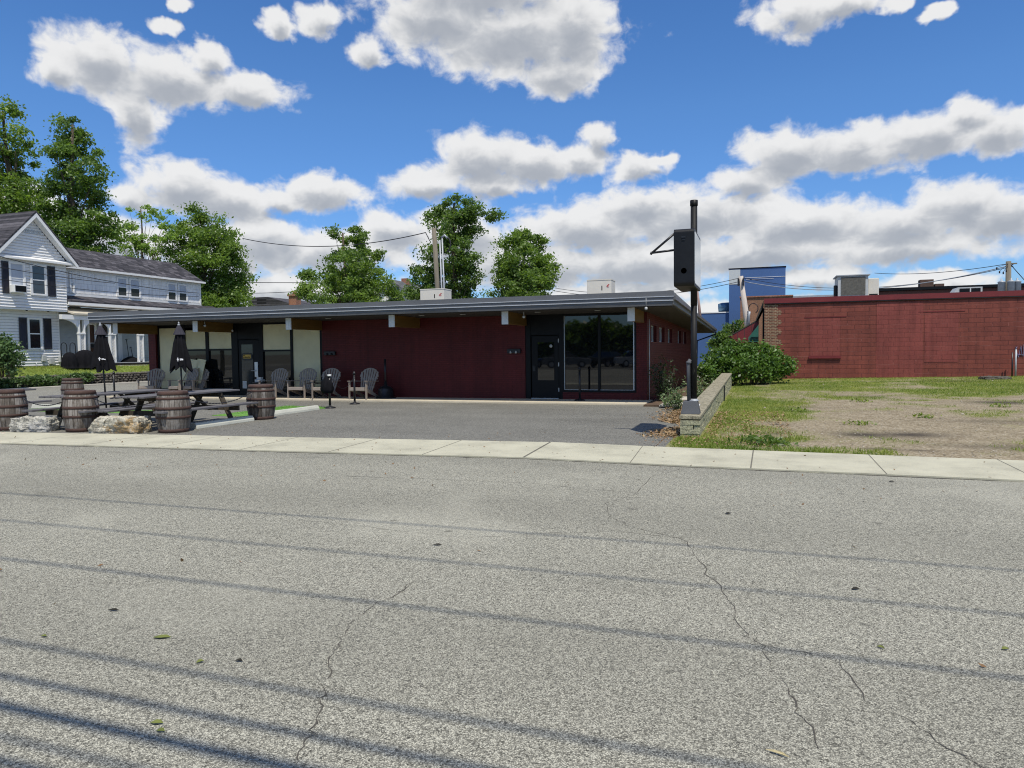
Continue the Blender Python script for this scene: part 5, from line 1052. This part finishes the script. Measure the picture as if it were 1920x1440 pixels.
MB().box(KX0+.01, KX1, KY+.302, KY+20, -.1, 3.68).build('rear_body', M['brick_side'], K); MB().box(KX0+.02, KX1, KY+.3, KY+20, 3.69, 3.74).build('flat_roof', M['roofing'], K)
mb = MB(); mb.box(KX0-.03, KX0+.004, KY+.15, KY+7, 2.2, 3.5)
for k in range(9): mb.box(KX0-.06, KX0-.03, KY+.3+k*.7, KY+.5+k*.7, 1.0, 3.5)
mb.build('side_slats', M['black'], K)
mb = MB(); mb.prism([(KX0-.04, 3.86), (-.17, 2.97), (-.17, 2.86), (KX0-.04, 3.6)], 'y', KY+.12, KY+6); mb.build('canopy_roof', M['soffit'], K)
mb = MB(); mb.prism([(-.04, 2.72), (-.50, 2.12), (-.50, 1.9), (-.04, 1.9)], 'y', KY+.2, KY+.48); AW = mb.build('awning', M['green_awning'], K)
for k in range(3): MB().prism([(-.04, 1.98+k*.07), (-.49+k*.05, 1.98+k*.07), (-.49+k*.05, 2.0+k*.07), (-.04, 2.0+k*.07)], 'y', KY+.18, KY+.198).build('awning_stripe', M['black'], AW)
mb = MB(); mb.prism([(-.04, 2.94), (-1.38, 2.17), (-1.1, 2.0), (-1.1, .0), (-.04, .0)], 'y', KY+.6, KY+6); LT = mb.build('lean_to', M['red_trim'], K)
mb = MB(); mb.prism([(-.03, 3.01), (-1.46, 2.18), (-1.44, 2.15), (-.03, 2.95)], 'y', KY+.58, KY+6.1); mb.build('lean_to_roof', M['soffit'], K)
for k in range(3): x = -.35-.33*k; MB().box(x-.008, x+.008, KY+.592, KY+.599, 1.9, 2.72-.19*k).build('panel_seam', M['soffit'], LT)
mb = MB()
for (a, b, c, d) in (((1904, 650), (1909, 670), 0, 0), ((1909, 670), (1914, 648), 0, 0), ((1914, 648), (1916, 668), 0, 0), ((1905, 666), (1920, 664), 0, 0), ((1918, 646), (1919, 668), 0, 0), ((1903, 655), (1907, 650), 0, 0)):
    p, q = ony(*a, KY-.004), ony(*b, KY-.004); mb.bar(p, q, .004, .09, (0, 1, 0))
mb.build('graffiti', M['graffiti'], K)
t = thing('fence_post', (10.3, 35.7, .2), 'grey steel fence post before the graffiti at the right edge', 'post'); p = ony(1904, 706, 35.6); MB().tube([(p.x, 35.6, .1), (p.x, 35.6, 1.42)], .035, 8).build('post', M['galv'], t); MB().tube([(p.x-.12, 35.62, .1), (p.x-.12, 35.62, 1.3)], .03, 8).build('dark_pipe', M['black_metal'], t)
rock('asphalt_lump', (9.0, 33.6, .12), (1.0, .5, .22), .2, 'rubble', 'dark broken lump of rubble at the edge of the shade on the right', 21); rock('asphalt_lump', (11.2, 33.3, .1), (1.9, .8, .24), .05, 'rubble', 'long low dark heap under the fence post at the right edge', 22)
for o in (bpy.data.objects['asphalt_lump'], bpy.data.objects['asphalt_lump.001']): o['category'] = 'rubble'; o['group'] = 'rubble heaps on the lot'
# things on its roof
t = thing('rooftop_unit', (4.3, 38, 3.75), 'large grey rooftop air handler with dark coil face on the red building', 'air conditioner')
MB().box(3.58, 4.90, 38, 39.6, 4.05, 5.02).build('cabinet', M['offwhite'], t); MB().box(3.72, 4.78, 37.97, 37.995, 4.10, 4.96).build('coil_face', simple('dark_coil', (.10, .095, .08), .7, .4, 12, .4, 60), t)
mb = MB(); mb.box(3.5, 4.98, 37.92, 39.7, 5.025, 5.07).box(3.55, 4.95, 38.0, 39.6, 3.75, 4.045); mb.build('curb_and_lid', M['galv'], t)
mb = MB(); mb.box(3.42, 3.56, 38.1, 38.4, 3.8, 4.6); mb.build('switch_box', M['black'], t)
t = thing('rooftop_unit', (5.1, 38.6, 3.75), 'small beige box unit right beside the large air handler', 'air conditioner'); MB().box(4.95, 5.42, 38.4, 39.4, 3.75, 4.9).build('cabinet', M['beige'], t, bevel=.02); MB().box(5.0, 5.37, 38.37, 38.395, 4.1, 4.15).build('seam', M['black'], t)
p, q = ony(1786, 549, 39), ony(1842, 549, 39); t = thing('roof_hatch', (p.x+1, 39, 3.75), 'pale sloped skylight hatch on the red building roof', 'skylight')
mb = MB(); mb.prism([(p.x-.2, 3.75), (q.x, 3.75), (q.x, 4.36), (q.x-1.0, 4.36)], 'y', 39, 40); mb.build('housing', M['offwhite'], t); MB().box(q.x-.93, q.x-.08, 38.97, 38.995, 4.02, 4.30).build('louvre', M['black'], t); MB().box(q.x-.52, q.x-.47, 38.96, 38.969, 4.02, 4.30).build('mullion', M['offwhite'], t)
MB().box(*(ony(1700, 550, 39.5).x, ony(1757, 550, 39.5).x), 39.5, 40.3, 3.75, 4.16).build('roof_duct', M['beige']); tag(bpy.data.objects['roof_duct'], 'long flat pale duct on the red building roof', 'duct')
# ================================================================== BUILDINGS BEHIND
t = thing('brown_building', (12, 50, 0), 'dark brown long building with black flat roof edge behind the red building', 'building'); a, b = ony(1640, 545, 58).x, 40
MB().box(a, b, 58, 70, 0, 5.6).build('wall', M['dark_clap'], t)
mb = MB(); mb.box(a-.2, b, 57.8, 70, 5.62, 5.82); mb.build('roof_edge', M['black'], t)
mb = MB()
for px in (1660, 1690, 1762, 1780): x = ony(px, 545, 58).x; mb.box(x, x+.5, 57.95, 57.995, 4.4, 4.9)
mb.build('window', M['glass2'], t)
for px, h, w in ((1738, .55, .45), (1762, .30, .3)):
    x = ony(px, 535, 62).x; MB().box(x-w, x+w, 62, 62.8, 5.8, 5.9+h*1.4).build('chimney', M['chimney_dark'], t)
t = thing('grey_building', (5, 70, 0), 'pale grey flat building between the blue tower and the rooftop unit', 'building'); a, b = ony(1476, 552, 66).x, ony(1600, 552, 66).x
MB().box(a, b, 66, 76, 0, 5.85).build('wall', M['bluegrey'], t); MB().box(a-.1, b, 65.9, 76, 5.86, 6.02).build('roof_edge', M['galv'], t)
t = thing('blue_building', (-.5, 70, 0), 'tall blue painted building with pale grey panel and lower wing', 'building'); BY = 70
a, m_, b = ony(1367, 505, BY).x, ony(1388, 505, BY).x, ony(1473, 505, BY).x
MB().box(a, b, BY, BY+9, 0, 8.95).build('tower', M['blue'], t); MB().box(a, m_, BY-.03, BY-.003, 7.55, 8.90).build('grey_panel', M['bluegrey'], t)
mb = MB(); mb.box(a-.05, b+.05, BY-.05, BY+9, 8.96, 9.04); mb.build('roof_edge', M['black'], t)
mb = MB(); mb.box(m_+.3, b, BY-.035, BY-.005, 8.10, 8.13).box(m_+.5, b-1, BY-.035, BY-.005, 7.95, 7.97); mb.build('pale_band', M['white_trim'], t)
MB().box(-9, a-.003, BY+.5, BY+9, 0, 4.95).build('wing', M['blue'], t); MB().box(-9, a-.005, BY+.45, BY+9, 4.96, 5.06).build('wing_coping', M['white_trim'], t)
mb = MB(); p = ony(1358, 577, BY+1.5); mb.tube([(p.x-.55, BY+1.5, p.z), (p.x-.2, BY+1.5, p.z+.02), (a+.2, BY+1.5, p.z+.05)], [.38, .46, .46], 14); mb.tube([(p.x-.4, BY+1.5, 5.0), (p.x-.4, BY+1.5, p.z)], .1, 6); mb.build('roof_duct', M['duct'], t)
t = thing('brick_annex', (-1, 62, 0), 'plain brown brick building behind the leaning white pole', 'building'); a, b = ony(1388, 560, 62).x, ony(1450, 560, 62).x
MB().box(a, b+1.5, 62, 67, 0, 5.75).build('wall', M['brick_tan'], t); MB().box(a-.05, b+1.5, 61.9, 67, 5.76, 5.86).build('coping', M['chimney'], t)
t = thing('dark_roofed_house', (-46, 60, 0), 'house behind the trees of which only a dark low roof shows', 'house'); a, b = ony(470, 565, 60), ony(575, 572, 60)
MB().box(a.x, b.x, 60, 68, 0, 5.2).build('wall', M['siding'], t); c = ony(497, 557, 60); mb = MB(); mb.prism([(a.x-.5, 5.2), (c.x-1.5, 7.25), (c.x+.6, 7.25), (b.x+.5, 5.9), (b.x+.5, 5.2)], 'y', 59.6, 68); mb.build('roof', M['shingle'], t)
p = ony(548, 556, 59); mb = MB(); mb.box(p.x-.42, p.x+.42, 59, 59.8, 5, 7.15).box(p.x-.52, p.x+.52, 58.9, 59.9, 7.16, 7.35); mb.build('chimney', M['chimney'], t); mb = MB(); mb.lathe([(.22, 0), (.2, .35), (.0, .36)], 10, (p.x, 59.4, 7.35)); mb.build('chimney_pot', M['chimney'], t)
t = thing('grey_gabled_house', (-28, 55, 0), 'white gabled house with grey roof and small chimney behind the trees', 'house'); y = 56
a, pk, b = ony(690, 560, y), ony(735, 524, y), ony(790, 565, y)
MB().prism([(a.x, 0), (b.x, 0), (b.x, b.z), (pk.x, pk.z-.15), (a.x, a.z-.4)], 'y', y, y+9).build('wall', M['siding'], t)
mb = MB(); mb.prism([(pk.x, pk.z), (b.x+.4, b.z-.2), (b.x+.4, b.z-.35), (pk.x, pk.z-.15)], 'y', y-.4, y+9); mb.prism([(pk.x, pk.z), (a.x-.4, a.z-.6), (a.x-.4, a.z-.75), (pk.x, pk.z-.15)], 'y', y-.4, y+9); mb.build('roof', M['shingle_grey'], t)
p = ony(758, 524, y+2); MB().box(p.x-.3, p.x+.3, y+2, y+2.6, 6.5, p.z+.1).build('chimney', M['chimney'], t)
q = ony(738, 556, y-.02); mb = MB(); mb.box(q.x-.5, q.x+.5, y-.04, y-.003, q.z-.5, q.z+.8); mb.build('window', M['glass3'], t)
# poles and wires
t = thing('utility_pole', (-13.9, 31, 0), 'bare wooden utility pole with grey conduits behind the low building', 'utility pole'); a, b = ony(813.5, 428, 31), ony(822, 562, 31)
MB().tube([(b.x+.1, 31, 0), (b.x, 31, b.z), (a.x, 31, a.z)], [.15, .125, .105], 12).build('pole', M['wood_pole'], t)
mb = MB()
for px, py in ((824.5, 450), (829, 447)):
    p, q = ony(px, py, 30.7), ony(px+4.5, 562, 30.7); mb.tube([(q.x, 30.7, 0), (q.x, 30.7, q.z), (p.x, 30.7, p.z)], .036, 8)
p = ony(828, 446, 30.7); mb.tube([p, p+Vector((.15, 0, .12)), p+Vector((.28, 0, -.02))], .05, 8); mb.build('conduit', M['galv'], t)
mb = MB(); p = ony(833, 458, 30.8); mb.tube([p+Vector((.32*math.cos(R(k)), 0, .38*math.sin(R(k)))) for k in range(-70, 150, 20)], .03, 6); mb.build('cable_loop', M['wire'], t)
wl = 'utility wires'
wire('overhead_wire', ony(798, 436, 31), ony(455, 447, 34), .55, .022, 'sagging wire from the wooden pole to the trees on the left', wl)
wire('overhead_wire', ony(798, 436, 31), ony(806, 452, 31), .0, .02, 'short drop wire at the top of the wooden pole', wl)
wire('overhead_wire', ony(700, 527, 60), ony(440, 529, 60), .1, .035, 'distant level wire behind the pointed tree', wl)
wire('overhead_wire', ony(560, 546, 60), ony(430, 549, 60), .1, .03, 'lowest distant wire left of the brick chimney', wl)
wire('service_wire', onx(-40, 470, -34.2), onx(372, 549.5, -34.2), .3, .018, 'lower service wire crossing the upper windows of the white house', wl); wire('service_wire', onx(-40, 493, -34.4), onx(215, 531, -34.4), .1, .016, 'upper service wire ending near the gable corner', wl)
wire('service_wire', onx(-30, 519, -34.6), onx(372, 556, -34.6), .2, .014, 'third service wire low across the white house', wl)
t = thing('utility_pole', (-1, 55, 0), 'leaning bleached pole in front of the blue building', 'utility pole'); a, b = ony(1389, 518, 54), ony(1402, 612, 54); MB().tube([(b.x+.35, 54, 0), (b.x, 54, b.z), (a.x, 54, a.z)], [.24, .21, .17], 10).build('pole', M['pale_pole'], t)
mb = MB(); p = ony(1404, 592, 53.7); mb.tube([p+Vector((0, 0, -1.2)), p, p+Vector((.05, 0, .3))], .09, 8); mb.build('conduit', M['galv'], t); mb = MB(); mb.tube([p+Vector((.3+.32*math.cos(R(k)), 0, .5+.36*math.sin(R(k)))) for k in range(-60, 240, 25)], .03, 6); mb.build('cable_loop', M['wire'], t)
mb = MB(); p = ony(1389, 522, 53.8); mb.box(p.x-.22, p.x-.12, 53.7, 54.2, p.z-.5, p.z).box(p.x+.12, p.x+.22, 53.7, 54.2, p.z-.5, p.z); mb.build('bracket', M['black_metal'], t)
for dz, r, lab in ((0, .020, 'upper wire from the leaning pole down towards the sign'), (-.25, .022, 'lower wire from the leaning pole down towards the sign')):
    wire('overhead_wire', ony(1388, 521, 54)+Vector((0, 0, dz)), ony(1040, 540, 60)+Vector((0, 0, dz)), .75, r, lab, wl)
for py0, py1, r, lab, mt_ in ((520, 517, .018, 'upper pale wire across the blue wall', 'wire'), (527, 520, .028, 'lower pale wire across the blue wall', 'galv')):
    wire('overhead_wire', ony(1391, py0, 54), ony(1900, py1-18 if py0 == 520 else py1-24, 44), .95, r, lab, wl, mt_)
wire('overhead_wire', ony(1893, 494, 44), ony(1640, 512, 60), .25, .018, 'highest thin wire leaving the transformer pole', wl)
t = thing('transformer_pole', (12.3, 44, 0), 'utility pole with grey transformers behind the red building', 'utility pole'); a = ony(1891, 490, 44); x = a.x
MB().tube([(x+.05, 44, 0), (x, 44, a.z)], [.16, .12], 10).build('pole', M['wood_pole'], t); MB().box(x-.1, x+.36, 43.9, 44, a.z-.16, a.z-.10).build('crossarm', M['wood_pole'], t)
for dx, y in ((-.36, 43.75), (.34, 43.75), (.02, 43.6)): MB().lathe([(.0, 0), (.17, 0), (.17, .62), (.19, .64), (.1, .70), (.04, .72), (.04, .82), (0, .83)], 12, (x+dx, y, 4.25)).build('transformer', M['galv'], t)
mb = MB()
for k, (dx, dz) in enumerate(((-.55, -.3), (-.42, -.5), (-.25, -.55), (-.12, -.45))): mb.lathe([(0, 0), (.035, .02), (.035, .12), (0, .14)], 8, (x+dx, 43.9, a.z+dz-.12)); mb.tube([(x+dx, 43.9, a.z+dz), (x, 43.9, a.z-.12)], .010, 4)
mb.build('insulator', M['black_metal'], t); wire('guy_wire', ony(1893, 494, 44), ony(1925, 530, 44), .0, .02, 'guy wire running down right from the transformer pole', wl)
p = ony(1308, 560, 45); mb = MB(); mb.tube([(p.x+.2, 45, 3), (p.x+.1, 45, p.z-.6), (p.x, 45, p.z+.5)], [.10, .09, .05], 8); tag(mb.build('leaning_mast', simple('pinkish_mast', (.30, .20, .17), .7, .2, 3)), 'slim pinkish mast half hidden behind the sign pole', 'pole')
# overhead lines above the road (outside the picture; their shadows cross the asphalt)
for i, (y, h, r) in enumerate(((5.86, 7.6, .014), (4.92, 7.6, .014), (3.97, 7.3, .016), (2.80, 6.6, .017), (2.48, 6.2, .023), (2.26, 5.9, .036), (2.07, 5.8, .015), (1.94, 5.6, .025))):
    k = .42; wire('street_wire', (-38+.28*h, y-k*h+.10*(i == 0), h+.28), (30+.28*h, y-k*h, h+.28), .28, r, ('wire over the road, number %s from the sidewalk side' % ('one two three four five six seven eight'.split()[i])), 'wires over the road')
for x in (-37, 31):
    t = thing('street_pole', (x, 1.6, 0), 'wooden pole carrying the road wires at the %s end of the street' % ('left' if x < 0 else 'right'), 'utility pole'); MB().tube([(x, 1.3, 0), (x, 1.3, 8.6)], [.17, .13], 10).build('pole', M['wood_pole'], t)
    mb = MB(); mb.box(x-.06, x+.06, -.6, 3.0, 7.7, 7.82); mb.build('crossarm', M['wood_pole'], t)
# ================================================================== TREES
T_ = [
 ('leafy_tree', 55, (75, 640), [(14,235,36),(34,290,40),(5,330,56),(48,362,36),(-30,300,60),(-20,380,60),(30,400,50),(0,430,50),(12,205,22),(72,425,30),(-60,350,60)], 'tallest leafy tree at the left edge behind the white house', 'leaf', 25000, 215, 0.34, 0.134, .30, 1),
 ('leafy_tree', 53, (140, 640), [(130,245,26),(150,285,36),(115,285,26),(165,325,28),(120,335,36),(150,370,42),(105,385,34),(185,420,30),(150,430,40),(110,445,32),(200,405,16),(130,232,14),(170,460,28),(125,470,28)], 'leafy tree with dark lower boughs just right of the tallest tree', 'leaf_dark', 24000, 205, 0.30, 0.123, .25, 2),
 ('sparse_tree', 56, (272, 640), [(262,392,20),(240,425,20),(290,410,20),(225,452,22),(270,450,26),(322,400,14),(308,440,24),(212,445,14),(250,470,28),(295,470,20)], 'sparse pale green tree with bare limbs showing between the larger trees', 'leaf_light', 4200, 70, 0.20, 0.115, .14, 3),
 ('dense_tree', 58, (388, 640), [(368,402,20),(350,440,32),(390,425,28),(340,485,40),(400,470,46),(430,475,32),(445,512,26),(385,530,58),(440,545,30),(330,535,34),(420,440,22),(355,565,50),(425,570,40)], 'large dense rounded tree right of the white house', 'leaf', 44200, 420, 0.30, 0.112, .30, 4),
 ('pointed_tree', 52, (652, 640), [(662,438,14),(630,438,10),(676,448,14),(658,470,34),(622,475,20),(694,476,22),(655,510,46),(605,518,22),(706,512,26),(650,545,54),(578,518,13),(728,518,14),(590,550,30),(718,548,34),(566,546,16),(742,556,20),(640,570,64)], 'pointed tiered tree standing behind the middle of the low building', 'leaf', 27300, 260, 0.23, 0.106, .2, 5),
 ('leafy_tree', 55, (848, 640), [(858,382,22),(835,400,22),(880,395,22),(908,395,16),(926,408,12),(812,412,15),(852,430,34),(888,425,20),(842,475,46),(800,478,18),(875,490,24),(790,515,22),(832,530,44),(880,520,22),(780,545,20),(848,565,40)], 'tall dark tree with uneven top right behind the utility pole', 'leaf_dark', 29900, 280, 0.25, 0.112, .24, 6),
 ('round_tree', 55, (985, 640), [(982,442,16),(962,455,20),(1008,455,20),(980,490,40),(1022,488,18),(940,492,14),(955,525,32),(1012,522,26),(985,545,50),(920,553,8),(1030,505,14),(945,460,10)], 'bright round tree standing by itself right of the utility pole', 'leaf', 26000, 260, 0.23, 0.112, .22, 7),
 ('young_tree', 44, (1372, 690), [(1385,610,9),(1370,618,12),(1352,628,10),(1345,645,14),(1365,640,16),(1392,604,6),(1380,628,10),(1335,660,10)], 'young green tree rising behind the big bush beside the blue wall', 'leaf_dark', 4680, 70, 0.13, 0.073, .07, 8),
]
for nm, dist, (bx, by), L, lab, mt_, n, ncl, sig, size, tr, sd in T_:
    p = atd(bx, by, dist); p.z = 0
    tree(nm, p, [(c_, r_*.93) for c_, r_ in pix_blobs(L, dist, .45, sd)], lab, 'tree', mt_, n, ncl, sig, size, tr, sd, up=.35, group='trees behind the buildings', shell=.5)
foliage('big_bush', pix_blobs([(1348,672,24),(1372,660,24),(1395,662,26),(1425,660,20),(1445,672,22),(1470,682,16),(1390,690,28),(1425,690,30),(1455,700,20),(1478,690,10),(1340,700,18),(1335,682,12),(1360,700,20)], 29.5, .5, 5), 'big bright leafy bush at the far end of the block wall before the red building', 'bush', 'leaf_bush', 15000, 460, .13, .062, 41, .75)
foliage('ground_vine', pix_blobs([(1325,700,10),(1335,712,9),(1322,690,8)], 25.5, .3, 6), 'low vine leaves between the side wall and the block wall end', 'plant', 'leaf_bush', 900, 60, .10, .06, 42, .6)
# ================================================================== ACROSS THE ROAD, BEHIND THE CAMERA (seen in the window reflections)
mb = MB(); mb.box(-60, 60, -46, -14, -.05, .03); structure(mb.build('far_parking_lot', M['lot']))
def make_car(col, label):
    t = thing('parked_car', (0, 0, 0), label, 'car', 'cars parked across the road'); L, Wd = 2.2, .88
    body = [(-L, .35), (-L-.03, .62), (-L+.12, .82), (-1.0, .92), (-.35, .95), (1.4, .96), (L-.05, .92), (L+.03, .6), (L, .35), (1.75, .28), (-1.75, .28)]
    cm = simple('car_paint_'+col[0], col[1], .25, .04, 2, spec=.6); mb = MB(); mb.prism(body, 'x', -Wd, Wd); mb.build('body', cm, t, world=False, bevel=.06)
    mb = MB(); lo = [(-1.05, .93), (1.65, .95)]; hi = [(-.35, 1.42), (.95, 1.44)]; b = len(mb.v)
    mb.v = [Vector((sx*Wd*.95, y, z)) for sx in (-1, 1) for y, z in (lo[0], lo[1])]+[Vector((sx*Wd*.74, y, z)) for sx in (-1, 1) for y, z in (hi[0], hi[1])]
    mb.f = [(0, 1, 5, 4), (2, 6, 7, 3), (0, 4, 6, 2), (1, 3, 7, 5), (4, 5, 7, 6)]; mb.mi = [0]*4+[0]; mb.sm = [False]*5; mb.build('windows', M['glass'], t, world=False, bevel=.03)
    mb = MB(); mb.box(-Wd*.72, Wd*.72, -.30, .92, 1.425, 1.46); mb.build('roof', cm, t, world=False, bevel=.02)
    for sx in (-1, 1):
        for y in (-1.38, 1.35):
            mb = MB(); mb.tube([(sx*(Wd-.20), y, .33), (sx*(Wd+.01), y, .33)], .33, 20); w = mb.build('wheel', M['tyre'], t, world=False, bevel=.03); mb = MB(); mb.tube([(sx*(Wd+.012), y, .33), (sx*(Wd+.02), y, .33)], .2, 14); mb.build('rim', M['silver'], w, world=False)
        MB().box(sx*.62-.2, sx*.62+.2, -L-.04, -L+.02, .66, .78).build('headlight', M['offwhite'], t, world=False)
    return t
for i, (x, y, rz, col, nm) in enumerate(((-20.5, -18.5, .5, ('blue', (.05, .09, .22)), 'blue'), (-16.6, -19.5, 1.25, ('grey', (.20, .205, .21)), 'grey'), (-13.2, -22.5, .5, ('black', (.02, .02, .022)), 'black'), (-10.8, -23.5, .45, ('red', (.22, .03, .03)), 'red'), (-9.8, -18.8, 1.2, ('silver', (.45, .46, .47)), 'silver'), (-5.8, -20.5, 1.1, ('white', (.7, .7, .7)), 'white'))):
    c = make_car(col, nm+' car parked in the lot across the road'); c.location = (x, y, .03); c.rotation_euler = (0, 0, rz)
for i, x in enumerate((-34, -27, -21, -15, -9, -2)):
    b = Vector((x, -40-3*(i % 2), 0)); gg = random.Random(i); hh = 4.2+.8*(i % 3)
    tree('roadside_tree', b, [((x+gg.uniform(-3.4, 3.4), b.y+gg.uniform(-2, 2), gg.uniform(.8, hh-1.2)), gg.uniform(1.3, 2.0)) for _ in range(16)], 'tree across the road, %s in its row' % ('first second third fourth fifth sixth'.split()[i]), 'tree', 'leaf_dark', 4200, 130, .55, .42, .25, 60+i, group='trees across the road', limbs=10)
